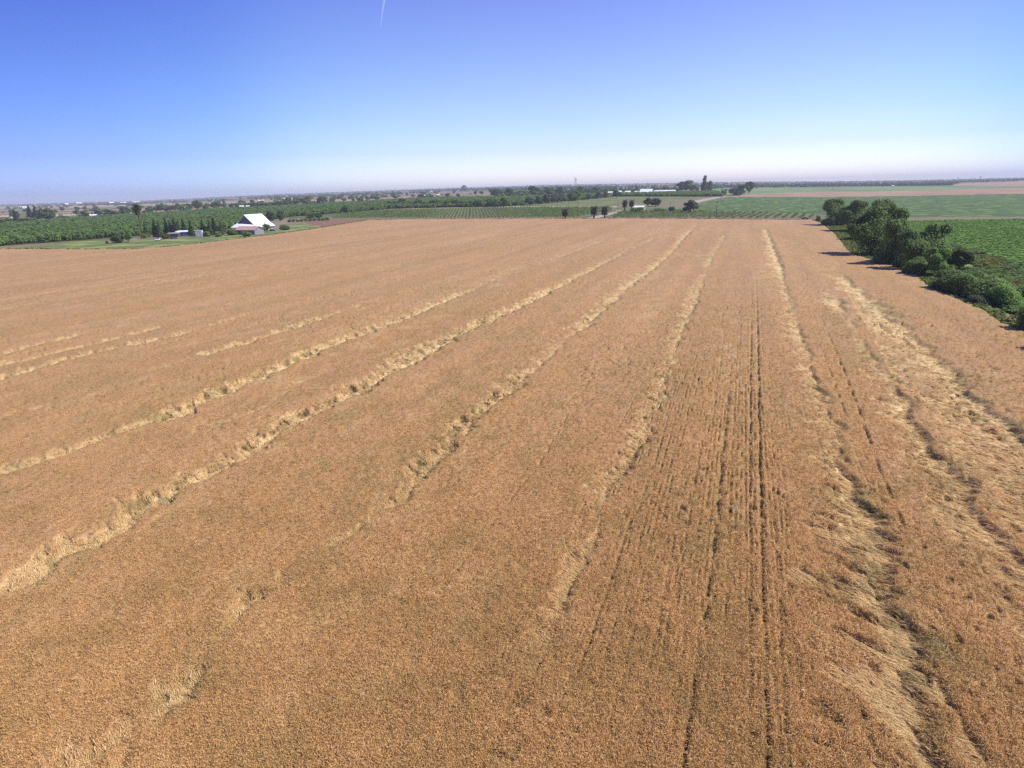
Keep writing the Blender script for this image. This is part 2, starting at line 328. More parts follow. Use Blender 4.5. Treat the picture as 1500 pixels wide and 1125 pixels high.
# lodged bands: photo pixel, half width in metres, strength
BANDS = [
 [(-60, 900, 1.0, .5), (20, 862, 1.2, .7), (70, 815, 1.6, 1.2), (130, 788, 1.9, 1.3), (200, 745, 1.9, 1.3), (270, 702, 1.7, 1.1), (330, 678, 1.5, .8), (410, 622, 1.9, 1), (470, 595, 2.1, 1), (540, 558, 2.3, 1), (600, 525, 2.2, 1), (680, 483, 1.8, .9), (760, 447, 1.8, .9), (840, 407, 1.7, .8), (905, 374, 1.5, .55), (960, 348, 1.5, .5), (1010, 330, 1.5, .3)],
 [(-80, 715, 1.3, .5), (0, 690, 1.3, .6), (60, 672, 1.3, .7), (150, 638, 1.6, .9), (250, 606, 2.0, 1), (330, 570, 2.0, 1), (430, 526, 2.1, 1), (500, 498, 1.8, .9), (590, 465, 1.8, .9), (682, 427, 1.7, .8), (740, 402, 1.0, .3), (830, 372, 1.6, .5), (890, 350, 1.5, .4)],
 [(-120, 585, 1.3, .8), (0, 553, 1.4, .9), (60, 535, 1.4, .9), (150, 512, 1.5, .9), (240, 494, 1.4, .8), (300, 478, 1.2, .7), (365, 459, 1.0, .5)],
 [(-120, 562, 1.3, .8), (0, 533, 1.3, .8), (70, 518, 1.3, .9), (130, 505, 1.2, .8), (235, 478, .9, .5)],
 [(-120, 545, 1.2, .7), (0, 519, 1.2, .8), (60, 503, 1.2, .8), (120, 489, 1.2, .7), (200, 472, 1.0, .5)],
 [(0, 610, 1.0, .3), (50, 598, 1.0, .55), (120, 578, .8, .3), (200, 548, .9, .25), (300, 519, 1.2, .7), (360, 500, 1.4, .85), (420, 482, 1.5, .9), (470, 465, 1.4, .8), (530, 446, 1.0, .5)],
 [(150, 700, .8, .25), (240, 660, 1, .4), (310, 622, 1.2, .6), (380, 598, .9, .3), (440, 556, 1.1, .5), (480, 543, .8, .3)],
 [(120, 1130, 2.0, .75), (200, 1050, 1.5, .6), (262, 1012, 1.3, 1.1), (300, 955, 1.1, .35), (375, 865, 1.4, .9), (430, 835, 1.0, .4), (520, 770, 1.1, .62), (580, 730, 1.2, .8), (640, 660, 1.4, .9), (700, 600, 1.7, 1.0), (752, 560, 1.7, .85), (800, 520, 1.3, .5), (860, 468, 2.0, .8), (905, 428, 1.9, .7), (945, 400, 1.8, .7), (978, 372, 1.7, .6), (1000, 347, 2.0, .8), (1020, 330, 1.6, .5)],
 [(780, 950, 1.0, .4), (832, 850, 1.1, .85), (870, 760, 1.0, .4), (885, 710, 1.3, .8), (905, 685, 1.3, .8), (938, 635, 1.5, .8), (965, 570, 1.6, .7), (990, 490, 1.6, .6), (1005, 460, 1.6, .7), (1022, 418, 1.5, .5), (1045, 370, 1.5, .5), (1060, 345, 1.5, .6)],
 [(1120, 336, 2.0, .8), (1128, 360, 2.0, .9), (1138, 388, 1.9, .9), (1150, 430, 1.4, .5), (1163, 478, 1.6, .8), (1176, 520, 1.2, .6), (1188, 565, 1.5, .8), (1203, 605, 1.8, .7), (1213, 640, 1.3, .5), (1228, 700, 1.7, 1.1), (1236, 760, 2.6, 1.4), (1250, 830, 3.0, 1.5), (1268, 900, 3.0, 1.5), (1280, 960, 2.7, 1.4), (1292, 1010, 2.4, 1.3), (1318, 1070, 2.5, 1.3), (1340, 1140, 2.5, 1.3)],
 [(1205, 425, 1.8, .3), (1222, 445, 2.4, .9), (1236, 462, 1.5, .4), (1262, 515, 1.4, .6), (1290, 555, 1.8, .8), (1318, 605, 2.0, .9), (1340, 645, 2.0, .9), (1378, 700, 2.1, 1), (1405, 745, 1.8, .9), (1450, 800, 1.8, .9), (1510, 850, 1.6, .8), (1640, 960, 1.6, .8)],
 [(1222, 402, 2.2, .7), (1255, 430, 3.0, .9), (1285, 460, 3.2, .9), (1330, 500, 2.6, .8), (1370, 545, 2.6, .9), (1405, 580, 2.2, 1), (1450, 615, 2.0, 1), (1520, 670, 1.8, .9), (1650, 770, 1.8, .9)],
 [(1290, 950, .6, .3), (1330, 955, .8, .7), (1375, 1000, 1.2, .9), (1392, 1040, 1, .7), (1430, 1125, 1, .5)],
 [(1370, 760, .8, .3), (1430, 830, 1.0, .5), (1490, 920, 1.0, .4), (1600, 1050, 1, .3)],
]
# narrow gaps between drill rows / wheel marks: pixel, half width, strength
TRAMS = [
 [(1101, 430, .10, .5), (1100, 520, .10, .8), (1099, 640, .10, .8), (1099, 780, .09, .8), (1100, 900, .08, 1), (1100, 1140, .08, 1)],
 [(1107, 400, .10, .4), (1110, 490, .12, .9), (1113, 640, .12, 1), (1116, 760, .13, 1), (1119, 880, .12, 1), (1122, 1000, .10, .9), (1126, 1140, .14, 1)],
 [(1104, 560, .07, .5), (1106, 700, .07, .6), (1106, 900, .06, .5)],
 [(1128, 560, .07, .2), (1133, 740, .08, .6), (1143, 900, .08, .7), (1156, 1130, .09, .8)],
 [(1082, 440, .3, .2), (1072, 540, .3, .35), (1063, 620, .22, .7), (1052, 730, .22, .7), (1040, 850, .18, .8), (1026, 960, .15, .7), (1008, 1060, .15, .8), (1002, 1130, .15, .8)],
 [(985, 590, .08, .5), (970, 640, .08, .6), (945, 730, .07, .5), (922, 765, .1, .9), (895, 850, .1, .9), (865, 940, .1, .9), (830, 1020, .09, .7), (800, 1095, .09, .8), (790, 1130, .1, .5)],
 [(830, 610, .1, .5), (790, 680, .1, .7), (760, 715, .1, .7), (720, 770, .1, .6), (690, 810, .1, .5), (640, 870, .12, .7), (600, 910, .14, .5), (560, 960, .14, .4)],
 [(845, 600, .07, .4), (800, 655, .07, .5), (750, 710, .07, .5)],
 [(1205, 470, .12, .4), (1235, 540, .12, .7), (1262, 610, .12, .8), (1285, 680, .12, .7), (1320, 760, .12, .6), (1345, 820, .12, .4)],
 [(1200, 500, .1, .3), (1218, 550, .1, .6), (1240, 610, .1, .6)],
 [(1470, 470, .35, .2), (1500, 500, .35, .5), (1380, 425, .35, .5), (1300, 385, .3, .5), (1260, 372, .3, .3)],
 [(440, 730, .15, .4), (520, 680, .15, .4), (600, 630, .15, .3)], [(0, 945, .2, .5), (90, 885, .2, .4), (160, 850, .2, .3)],
 [(960, 700, .09, .5), (930, 860, .08, .4), (905, 1000, .08, .5), (885, 1130, .08, .5)],
]
CARPET = [(1235, 425), (1262, 470), (1300, 545), (1345, 625), (1400, 690), (1450, 760), (1520, 830), (1640, 900), (1640, 760), (1500, 655), (1420, 590), (1360, 540), (1300, 470), (1262, 432)]
_g = random.Random(3)
ROWS = []                                 # thin drill-row gaps in the middle of the field, straight along the rows
_x0 = -6.6
while _x0 < 6.0:
    _a = _g.uniform(20, 45); _b = _a + _g.uniform(25, 90); ROWS.append((_x0, _a, _b, _g.uniform(.22, .5))); _x0 += _g.choice([.4, .4, .6, .8])
ZC = .8
def _poly(b):
    a = np.array(b, float); x, y = G(a[:, 0], a[:, 1]); k = (H - ZC) / H
    o = np.argsort(y); return np.stack([x * k, y * k, a[:, 2], a[:, 3]], -1)[o]
BP = [_poly(b) for b in BANDS]; TP = [_poly(b) for b in TRAMS]
_cx, _cy = G([p[0] for p in CARPET], [p[1] for p in CARPET]); CP = list(zip(_cx, _cy))
def near_poly(x, y, pl, pad):
    """indices near the polyline, signed side distance, length along, width, strength"""
    mw = pl[:, 2].max() + pad
    id_ = np.nonzero((x > pl[:, 0].min() - mw) & (x < pl[:, 0].max() + mw) & (y > pl[:, 1].min() - mw) & (y < pl[:, 1].max() + mw))[0]
    xs = x[id_]; ys = y[id_]; best = np.full(len(id_), 1e9); S = np.zeros(len(id_)); U = np.zeros(len(id_)); W = np.zeros(len(id_)); T = np.zeros(len(id_)); acc = 0
    for i in range(len(pl) - 1):
        ax, ay, aw, as_ = pl[i]; bx, by, bw, bs = pl[i + 1]; ln = math.hypot(bx - ax, by - ay); ux = (bx - ax) / ln; uy = (by - ay) / ln
        t = (xs - ax) * ux + (ys - ay) * uy; tc = np.clip(t, 0, ln); dx = xs - ax - tc * ux; dy = ys - ay - tc * uy; d = np.hypot(dx, dy)
        m = d < best; best[m] = d[m]; f = tc / ln
        S[m] = (np.sign(dx * uy - dy * ux) * d)[m]; U[m] = (acc + tc)[m]; W[m] = (aw + (bw - aw) * f)[m]
        over = np.maximum(np.abs(t - tc) - .01, 0)
        T[m] = ((as_ + (bs - as_) * f) * np.exp(-over * 1.5))[m]; acc += ln
    k = best < mw
    return id_[k], S[k], U[k], W[k], T[k]
def wheat_eval(x, y):
    r = np.hypot(x, y)
    z = .84 + .10 * (vn(x / 2.1, y / 3.1, 1) - .5) + .08 * (vn(x / .9, y / 1.1, 14) - .5) + .11 * (vn(x / .42, y / .42, 2) - .5) + .07 * (vn(x / .17, y / .17, 3) - .5)
    pale = .18 * sstep(.55, .9, vn(x / 1.3, y / 2.6, 4) * .6 + vn(x / 9, y / 30, 5) * .4)
    green = .30 * sstep(.55, .85, vn(x / .8, y / 1.4, 6) * .5 + vn(x / 6, y / 14, 7) * .5)
    groove = np.zeros_like(x)
    # weedy dips here and there
    wd = sstep(.76, .92, vn(x / .6, y / .8, 8)) * sstep(.45, .8, vn(x / 9, y / 16, 9)); z -= .3 * wd; green += .5 * wd
    # warp and streak coordinates (stalks lie towards +x, a little towards -y)
    wx = x + .5 * vn(x / 1.7, y / 1.7, 10); wy = y + .7 * vn(x / 2.3, y / 2.3, 11)
    p = .45 * wx + .89 * wy; qv = .89 * wx - .45 * wy
    rib = vn(p / .85, qv / 3.2, 12) * .72 + vn(p / .27, qv / 1.5, 13) * .28
    rib = np.clip((rib - .5) * 1.7 + .5, 0, 1)
    lean = np.zeros_like(x)
    for bi, pl in enumerate(BP):
        id_, S, U, W, T = near_poly(x, y, pl, 1.5)
        if not len(id_): continue
        xx = U
        brk = sstep(.12, .6, vn(xx / 4.5, xx * 0 + bi, 20) * .6 + vn(xx / 1.4, xx * 0 + bi, 24) * .4 + (T - .55) * 1.1)
        brk = brk * sstep(.22, .52, vn(x[id_] / .9, y[id_] / 1.3, 26 + bi) * .6 + vn(x[id_] / 2.3, y[id_] / 3.3, 27) * .4 + (T - .6) * .55)
        W2 = W * (.55 + .7 * vn(xx / 2.3, xx * 0 + bi, 21))
        S = S + .40 * (vn(xx / 3.4, xx * 0 + bi, 22) - .5) * W
        rb = rib[id_]
        t = (S / W2 + 1) / 2; tj = t + (rb - .5) * .9
        T = np.minimum(T, 1); W2 = W2 * 1.08
        prof = sstep(0, .3, tj) * (1 - sstep(.80, 1.06, t + (rb - .5) * .25)) * T * brk
        z[id_] -= prof * (.10 + .30 * np.clip(tj, 0, 1.1)) + prof * .30 * (1 - rb)
        z[id_] += .03 * T * brk * np.exp(-((tj - .02) / .16) ** 2)
        far_ = 1 - .30 * sstep(130, 330, r[id_])
        hole = sstep(.60, .74, vn((U + .5 * S) / .85, U * 0 + bi, 28)) * sstep(.02, .16, t) * (1 - sstep(.45, .62, t)) * brk * sstep(.5, .9, T) * (1 - sstep(110, 240, r[id_]))
        hole = hole * (.5 if bi >= 9 else .85); z[id_] -= .30 * hole
        pale[id_] = np.maximum(pale[id_], prof * (.38 + .34 * rb + (.28 + .28 * rb) * sstep(.25, .6, t)) * far_) * (1 - .7 * hole)
        dk = T * brk * np.exp(-((t - .97) / .15) ** 2); notch = prof * (1 - sstep(.12, .42, rb))
        green[id_] = np.clip(green[id_] + .7 * dk * sstep(.35, .75, vn(xx / 1.1, xx * 0 + bi, 23) * .6 + vn(xx / 5, xx * 0 + bi, 25) * .4) + .5 * notch + .55 * hole, 0, 1)
        pale[id_] *= (1 - .6 * dk)
        lean[id_] = np.maximum(lean[id_], prof)
    for ti, pl in enumerate(TP):
        id_, S, U, W, T = near_poly(x, y, pl, .6)
        if not len(id_): continue
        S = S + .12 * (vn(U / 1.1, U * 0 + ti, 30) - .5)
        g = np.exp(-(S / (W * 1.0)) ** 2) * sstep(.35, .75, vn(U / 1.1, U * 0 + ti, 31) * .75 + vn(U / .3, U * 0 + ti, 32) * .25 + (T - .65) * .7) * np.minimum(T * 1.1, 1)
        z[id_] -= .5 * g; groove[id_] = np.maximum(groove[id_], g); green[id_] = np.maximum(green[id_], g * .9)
    for ri, (x0, a, b, st_) in enumerate(ROWS):
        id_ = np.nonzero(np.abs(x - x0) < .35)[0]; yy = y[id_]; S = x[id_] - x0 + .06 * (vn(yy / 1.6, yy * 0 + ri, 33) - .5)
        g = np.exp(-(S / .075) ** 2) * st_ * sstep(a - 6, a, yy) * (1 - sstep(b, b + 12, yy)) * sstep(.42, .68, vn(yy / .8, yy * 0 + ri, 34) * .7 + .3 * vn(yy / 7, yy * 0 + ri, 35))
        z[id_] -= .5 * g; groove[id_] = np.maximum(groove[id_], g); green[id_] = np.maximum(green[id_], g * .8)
    # faint drill rows
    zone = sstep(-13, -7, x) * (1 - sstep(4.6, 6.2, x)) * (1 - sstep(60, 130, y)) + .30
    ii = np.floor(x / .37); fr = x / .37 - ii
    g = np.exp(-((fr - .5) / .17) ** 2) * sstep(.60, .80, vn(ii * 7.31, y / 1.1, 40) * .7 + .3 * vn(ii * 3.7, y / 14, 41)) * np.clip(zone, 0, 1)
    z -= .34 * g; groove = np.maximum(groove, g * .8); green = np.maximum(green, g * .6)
    # flattened carpet between the two right-hand bands
    cm = inpoly(x, y, CP) * (1 - sstep(.62, .40, vn(x / 3.5, y / 7, 42) * .7 + vn(x / 1.2, y / 2, 43) * .3) * .8)
    st = vn(p / .8, qv / 4, 44) * .6 + vn(p / .3, qv / 2, 45) * .4
    z -= cm * (.12 + .35 * (1 - st)); pale = np.maximum(pale, cm * (.25 + .55 * st)); lean = np.maximum(lean, cm * .8)
    e = edge_dist(x, y)
    green = np.clip(green + .5 * sstep(5, .5, e) * vn(x / 1.5, y / 1.5, 46) * sstep(0, 40, x), 0, 1)
    z = np.where(e > 0, z * sstep(0, .7, e), -.25)
    return z, np.clip(pale, 0, 1), np.clip(green, 0, 1), lean, groove, e

def wheat_mat(name, mode):
    m = bpy.data.materials.new(name); m.use_nodes = True; t = m.node_tree; n = t.nodes; l = t.links
    p = n['Principled BSDF']; p.inputs['Roughness'].default_value = .8; p.inputs['Specular IOR Level'].default_value = .25
    def attr(nm):
        a = n.new('ShaderNodeAttribute'); a.attribute_name = nm; a.attribute_type = 'INSTANCER' if mode == 'inst' else 'GEOMETRY'
        return a.outputs['Fac'] if mode != 'inst' else a.outputs['Fac']
    tc = n.new('ShaderNodeTexCoord')
    def noise(s, d=2, st=(1, 1, 1)):
        mp = n.new('ShaderNodeMapping'); mp.inputs['Scale'].default_value = st; l.new(tc.outputs['Object'], mp.inputs[0])
        q = n.new('ShaderNodeTexNoise'); q.inputs['Scale'].default_value = s; q.inputs['Detail'].default_value = d; l.new(mp.outputs[0], q.inputs[0]); return q.outputs[0]
    def mix(a, b, fac, bt='MIX'):
        x = n.new('ShaderNodeMix'); x.data_type = 'RGBA'; x.blend_type = bt
        for s, v in (('A', a), ('B', b)):
            if isinstance(v, tuple): x.inputs[s].default_value = (*v, 1)
            else: l.new(v, x.inputs[s])
        if isinstance(fac, float): x.inputs['Factor'].default_value = fac
        else: l.new(fac, x.inputs['Factor'])
        return x.outputs['Result']
    def ramp(v, a, b, lo=0., hi=1.):
        q = n.new('ShaderNodeMapRange'); q.inputs['From Min'].default_value = a; q.inputs['From Max'].default_value = b
        q.inputs['To Min'].default_value = lo; q.inputs['To Max'].default_value = hi; l.new(v, q.inputs['Value']); return q.outputs[0]
    k_ = (.285, .151, .047), (.49, .281, .101), (.435, .257, .124)
    if mode == 'inst': k_ = (.42, .237, .078), (.78, .480, .175), (.66, .41, .205)
    EAR1, EAR2, EAR3 = k_
    STRAW1, STRAW2 = ((.62, .44, .19), (.95, .74, .37)) if mode == 'inst' else ((.50, .345, .145), (.80, .61, .30))
    GR1, GR2 = (.17, .135, .05), (.31, .27, .10)
    if mode == 'surf':
        f1 = ramp(noise(13, 3), .36, .64); f2 = ramp(noise(3.2, 3), .35, .65); f3 = ramp(noise(.55, 3, (1, .12, 1)), .4, .6); f4 = ramp(noise(.05, 4, (1, .1, 1)), .4, .62)
        ear = mix(EAR1, EAR2, f1); ear = mix(ear, EAR3, ramp(noise(30, 1), .5, .7)); ear = mix(ear, mix(EAR2, EAR1, f2), .3)
        ear = mix(ear, (.36, .21, .115), ramp(f3, 0, 1, 0, .35)); ear = mix(ear, (.50, .295, .15), ramp(f4, 0, 1, 0, .35)); f5 = ramp(noise(.17, 3, (1, .035, 1)), .42, .62); ear = mix(ear, (.25, .145, .07), ramp(f5, 0, 1, 0, .30))
        straw = mix(STRAW1, STRAW2, ramp(noise(9, 3, (.4, 1.2, 1)), .35, .65)); gr = mix(GR1, GR2, f1)
        bp = n.new('ShaderNodeBump'); bp.inputs['Distance'].default_value = .06; bp.inputs['Strength'].default_value = .9
        l.new(noise(14, 3), bp.inputs['Height']); l.new(bp.outputs[0], p.inputs['Normal'])
    else:
        ge = n.new('ShaderNodeNewGeometry'); oi = n.new('ShaderNodeObjectInfo'); ri = ge.outputs['Random Per Island']; ro = oi.outputs['Random']
        ear = mix(EAR1, EAR2, ri); ear = mix(ear, EAR3, ramp(ro, .5, 1, 0, .8)); ear = mix(ear, (.95, .66, .34), ramp(ri, .82, 1, 0, .9))
        straw = mix(STRAW1, STRAW2, ri); gr = mix(GR1, GR2, ri)
    # riper and greener patches of the crop, in the ground's own coordinates
    ol = n.new('ShaderNodeTexNoise'); ol.inputs['Scale'].default_value = .24; ol.inputs['Detail'].default_value = 5; gp = n.new('ShaderNodeNewGeometry'); l.new(gp.outputs['Position'], ol.inputs[0])
    ear = mix(ear, (.42, .28, .09) if mode == 'inst' else (.29, .19, .065), ramp(ol.outputs[0], .44, .66, 0, .42))
    c = mix(ear, straw, attr('pale')); c = mix(c, gr, attr('green'))
    l.new(c, p.inputs['Base Color'])
    if mode == 'inst':
        tr = n.new('ShaderNodeBsdfTranslucent'); l.new(c, tr.inputs[0]); mx = n.new('ShaderNodeMixShader'); mx.inputs[0].default_value = .25
        l.new(p.outputs[0], mx.inputs[1]); l.new(tr.outputs[0], mx.inputs[2]); l.new(mx.outputs[0], n['Material Output'].inputs[0])
    return m
def fattr(me, nm, v):
    a = me.attributes.new(nm, 'FLOAT', 'POINT'); a.data.foreach_set('value', np.asarray(v, np.float32))
def build_wheat():
    az = np.radians(np.arange(-78, 36, .075))
    th = np.concatenate([np.arange(63, 8., -.072), np.arange(8., 2.0, -.034)])
    r = H / np.tan(np.radians(th))
    A, R = np.meshgrid(az, r); X = (R * np.sin(A)).ravel(); Y = (R * np.cos(A)).ravel()
    z, pale, green, lean, groove, e = wheat_eval(X, Y)
    na = len(az); nr = len(r); idx = np.arange(na * nr).reshape(nr, na)
    q = np.stack([idx[:-1, :-1], idx[:-1, 1:], idx[1:, 1:], idx[1:, :-1]], -1).reshape(-1, 4)[:, ::-1]
    q = q[(e[q] > 0).any(1)]
    u, inv = np.unique(q, return_inverse=True)
    me = mesh_np('wheat_crop', np.stack([X, Y, z], -1)[u], inv.reshape(-1, 4), wheat_mat('wheat_surface', 'surf'), smooth=True)
    fattr(me, 'pale', pale[u]); fattr(me, 'green', green[u])
    tag(link(bpy.data.objects.new('wheat_crop', me)), 'ripe tan wheat crop filling the broad field, flattened in pale bands', 'wheat', kind='stuff')
build_wheat()

def scatter(name, protos, pts, rot, scl, idx, attrs, label, cat):
    pc = bpy.data.collections.new(name + '_kinds')
    for i, me in enumerate(protos):
        pc.objects.link(bpy.data.objects.new('%s_kind_%02d' % (name, i), me))
    pm = bpy.data.meshes.new(name); pm.vertices.add(len(pts)); pm.vertices.foreach_set('co', np.asarray(pts, np.float32).ravel())
    a = pm.attributes.new('rot', 'FLOAT_VECTOR', 'POINT'); a.data.foreach_set('vector', np.asarray(rot, np.float32).ravel())
    a = pm.attributes.new('scl', 'FLOAT_VECTOR', 'POINT'); a.data.foreach_set('vector', np.asarray(scl, np.float32).ravel())
    a = pm.attributes.new('kid', 'INT', 'POINT'); a.data.foreach_set('value', np.asarray(idx, np.int32))
    for k, v in attrs.items(): fattr(pm, k, v)
    ob = link(bpy.data.objects.new(name, pm))
    g = bpy.data.node_groups.new(name, 'GeometryNodeTree')
    g.interface.new_socket('Geometry', in_out='INPUT', socket_type='NodeSocketGeometry')
    g.interface.new_socket('Geometry', in_out='OUTPUT', socket_type='NodeSocketGeometry')
    n = g.nodes.new; i = n('NodeGroupInput'); o = n('NodeGroupOutput'); ci = n('GeometryNodeCollectionInfo'); ci.inputs[0].default_value = pc
    ci.inputs['Separate Children'].default_value = True; ci.inputs['Reset Children'].default_value = True
    ip = n('GeometryNodeInstanceOnPoints'); ip.inputs['Pick Instance'].default_value = True
    def na_(nm, dt):
        q = n('GeometryNodeInputNamedAttribute'); q.data_type = dt; q.inputs['Name'].default_value = nm; return [s for s in q.outputs if s.enabled][0]
    l = g.links.new; l(i.outputs[0], ip.inputs['Points']); l(ci.outputs[0], ip.inputs['Instance'])
    e2r = n('FunctionNodeEulerToRotation'); l(na_('rot', 'FLOAT_VECTOR'), e2r.inputs[0]); l(e2r.outputs[0], ip.inputs['Rotation'])
    l(na_('scl', 'FLOAT_VECTOR'), ip.inputs['Scale']); l(na_('kid', 'INT'), ip.inputs['Instance Index']); l(ip.outputs[0], o.inputs[0])
    md = ob.modifiers.new('scatter', 'NODES'); md.node_group = g
    tag(ob, label, cat, kind='stuff'); return ob

def strips(rows):
    """thin curved blades: list of (points, width) -> verts, quads"""
    V = []; Q = []
    for pts, wd, side in rows:
        b = len(V)
        for i, p in enumerate(pts):
            ww = wd * (1 - .55 * abs(2 * i / (len(pts) - 1) - 1)) / 2
            V.append(p - side * ww); V.append(p + side * ww)
        for i in range(len(pts) - 1): Q.append((b + 2 * i, b + 2 * i + 1, b + 2 * i + 3, b + 2 * i + 2))
    return np.array(V), np.array(Q)
def tuft(seed, lodged):
    g = np.random.default_rng(seed); rows = []
    if not lodged:
        for k in range(8):
            a = g.uniform(0, 6.28); rr = .16 * math.sqrt(g.uniform()); b = np.array([rr * math.cos(a), rr * math.sin(a), g.uniform(-.08, .02)])
            d = np.array([g.normal(0, .5), g.normal(0, .5), 1.0]); d /= np.linalg.norm(d); tip = b + d * g.uniform(.13, .22); droop = tip + np.array([d[0], d[1], -.15]) * .06
            s = np.cross(d, [math.cos(a * 3), math.sin(a * 3), .2]); s /= np.linalg.norm(s); rows.append(([b, tip, droop], g.uniform(.028, .045), s))
        for k in range(4):
            a = g.uniform(0, 6.28); b = np.array([.12 * math.cos(a), .12 * math.sin(a), -.2]); t = b + np.array([g.normal(0, .12), g.normal(0, .12), .3]); u = t + np.array([g.normal(0, .1), g.normal(0, .1), -.05])
            s = np.array([-math.sin(a), math.cos(a), 0]); rows.append(([b, t, u], .025, s))
    else:
        for k in range(11):
            b = np.array([g.uniform(-.45, -.1), g.uniform(-.22, .22), g.uniform(-.1, .05)]); ln = g.uniform(.4, .8); dy = g.normal(0, .10); hz = g.uniform(.06, .16)
            pts = [b, b + np.array([ln * .4, dy * .4, hz]), b + np.array([ln * .8, dy * .9, hz * .7]), b + np.array([ln, dy * 1.3, -.05])]
            s = np.array([0, 1, g.normal(0, .5)]); s /= np.linalg.norm(s); rows.append((pts, g.uniform(.022, .045), s))
    return strips(rows)
def build_tufts():
    mi = wheat_mat('wheat_ears', 'inst'); protos = []
    for i in range(6):
        V, Q = tuft(100 + i, i >= 4); protos.append(mesh_np('ear_tuft', V, Q, mi))
    n = 620000
    az = np.radians(RNG.uniform(-76, 34, n)); u = RNG.uniform(0, 1, n)
    # density falls with distance: radius drawn so each picture row gets about the same number
    r0, r1 = 14., 260.; r = 1 / ((1 / r0 ** .45) * (1 - u) + (1 / r1 ** .45) * u) ** (1 / .45)
    x = r * np.sin(az); y = r * np.cos(az)
    px, py = P(x, y, .8 + 0 * x); k = (px > -130) & (px < 1630) & (py < 1230); x = x[k]; y = y[k]; r = r[k]
    z, pale, green, lean, groove, e = wheat_eval(x, y)
    k = (e > .3) & (groove < .35) & (RNG.uniform(0, 1, len(x)) < 1 - .97 * sstep(70, 230, r)); x, y, z, pale, green, lean, r = [q[k] for q in (x, y, z, pale, green, lean, r)]
    nn = len(x); lod = (lean > .3) & (RNG.uniform(0, 1, nn) < lean * 1.2)
    idx = np.where(lod, 4 + RNG.integers(0, 2, nn), RNG.integers(0, 4, nn))
    s = (.72 + .1 * sstep(30, 150, r)) * RNG.uniform(.75, 1.25, nn)
    rz = np.where(lod, -.45 + RNG.normal(0, .3, nn), RNG.uniform(0, 6.28, nn))
    rot = np.stack([RNG.normal(0, .12, nn), RNG.normal(0, .12, nn), rz], -1)
    zz = z - .05 + RNG.uniform(-.05, .05, nn)
    print('tufts', nn)
    scatter('wheat_ears', protos, np.stack([x, y, zz], -1), rot, np.stack([s, s, s * RNG.uniform(.8, 1.3, nn)], -1), idx,
            dict(pale=np.clip(pale * RNG.uniform(.6, 1.3, nn), 0, 1), green=np.clip(green * RNG.uniform(.2, 1.1, nn), 0, 1)), 'upright and fallen wheat ears covering the nearer half of the field', 'wheat ears')
build_tufts()

# ------------------------------------------------------------------ foliage meshes, all of unit height
def quads_at(c, nrm, size, g, aspect=.7):
    n = len(c); a = g.normal(0, 1, (n, 3)); u = np.cross(nrm, a); u /= np.linalg.norm(u, axis=1)[:, None] + 1e-9
    v = np.cross(nrm, u); s = size * g.uniform(.6, 1.35, n); u = u * s[:, None] * .5; v = v * (s * aspect)[:, None] * .5
    V = np.stack([c - u - v, c + u - v * .6, c + u * .9 + v, c - u * .7 + v], 1).reshape(-1, 3)
    return V, np.arange(n * 4).reshape(-1, 4)
def lobes_for(kind, g):
    L_ = []
    if kind == 'broad':
        L_.append((0, 0, .52, .30, .30, .36))
        for k in range(11):
            a = k * 2.4 + g.uniform(-.4, .4); z = g.uniform(.28, .84); rr = .33 * math.sin(math.pi * min(max((z - .02) / 1.0, .1), .9)) + .02
            s = g.uniform(.13, .21); L_.append((rr * math.cos(a), rr * math.sin(a), z, s, s, s * .85))
        L_.append((g.normal(0, .06), g.normal(0, .06), .85, .17, .17, .15))
    elif kind == 'hedge':
        L_.append((0, 0, .42, .34, .34, .40))
        for k in range(20):
            a = k * 2.4 + g.uniform(-.6, .6); z = .10 + .78 * ((k * .618) % 1); rr = (.36 if z < .6 else .36 * (1.25 - z) / .65) * g.uniform(.75, 1.1)
            s = g.uniform(.10, .19); L_.append((rr * math.cos(a), rr * math.sin(a), z, s, s, s * g.uniform(.7, 1)))
        L_.append((g.normal(0, .08), g.normal(0, .08), .84, .15, .15, .13))
    elif kind == 'loose':
        for k in range(15):
            a = k * 2.4 + g.uniform(-.5, .5); z = g.uniform(.2, .9); rr = g.uniform(.12, .42) * (1.15 - z * .6)
            s = g.uniform(.09, .16); L_.append((rr * math.cos(a), rr * math.sin(a), z, s, s, s * .8))
        L_.append((0, 0, .5, .2, .2, .3))
    elif kind == 'bush':
        L_.append((0, 0, .35, .38, .38, .38))
        for k in range(10):
            a = k * 2.4 + g.uniform(-.4, .4); z = g.uniform(.12, .72); rr = .34 * math.cos(z) * g.uniform(.5, 1)
            s = g.uniform(.14, .24); L_.append((rr * math.cos(a), rr * math.sin(a), z, s, s, s))
    elif kind == 'conifer':
        for k in range(9):
            z = .12 + .78 * k / 8; r = .44 * (1.02 - z) + .04; L_.append((g.normal(0, .03), g.normal(0, .03), z, r, r, .13))
    elif kind == 'column':
        for k in range(8):
            z = .14 + .74 * k / 7; r = .40 * math.sin(math.pi * (.2 + .75 * (1 - z))) + .05; L_.append((g.normal(0, .05), g.normal(0, .05), z, r, r, .13))
    elif kind == 'tall':
        for k in range(13):
            z = g.uniform(.15, .93); a = g.uniform(0, 6.28); rr = g.uniform(0, .26) * (1.2 - z); s = g.uniform(.12, .2); L_.append((rr * math.cos(a), rr * math.sin(a), z, s, s, s * 1.1))
    return L_
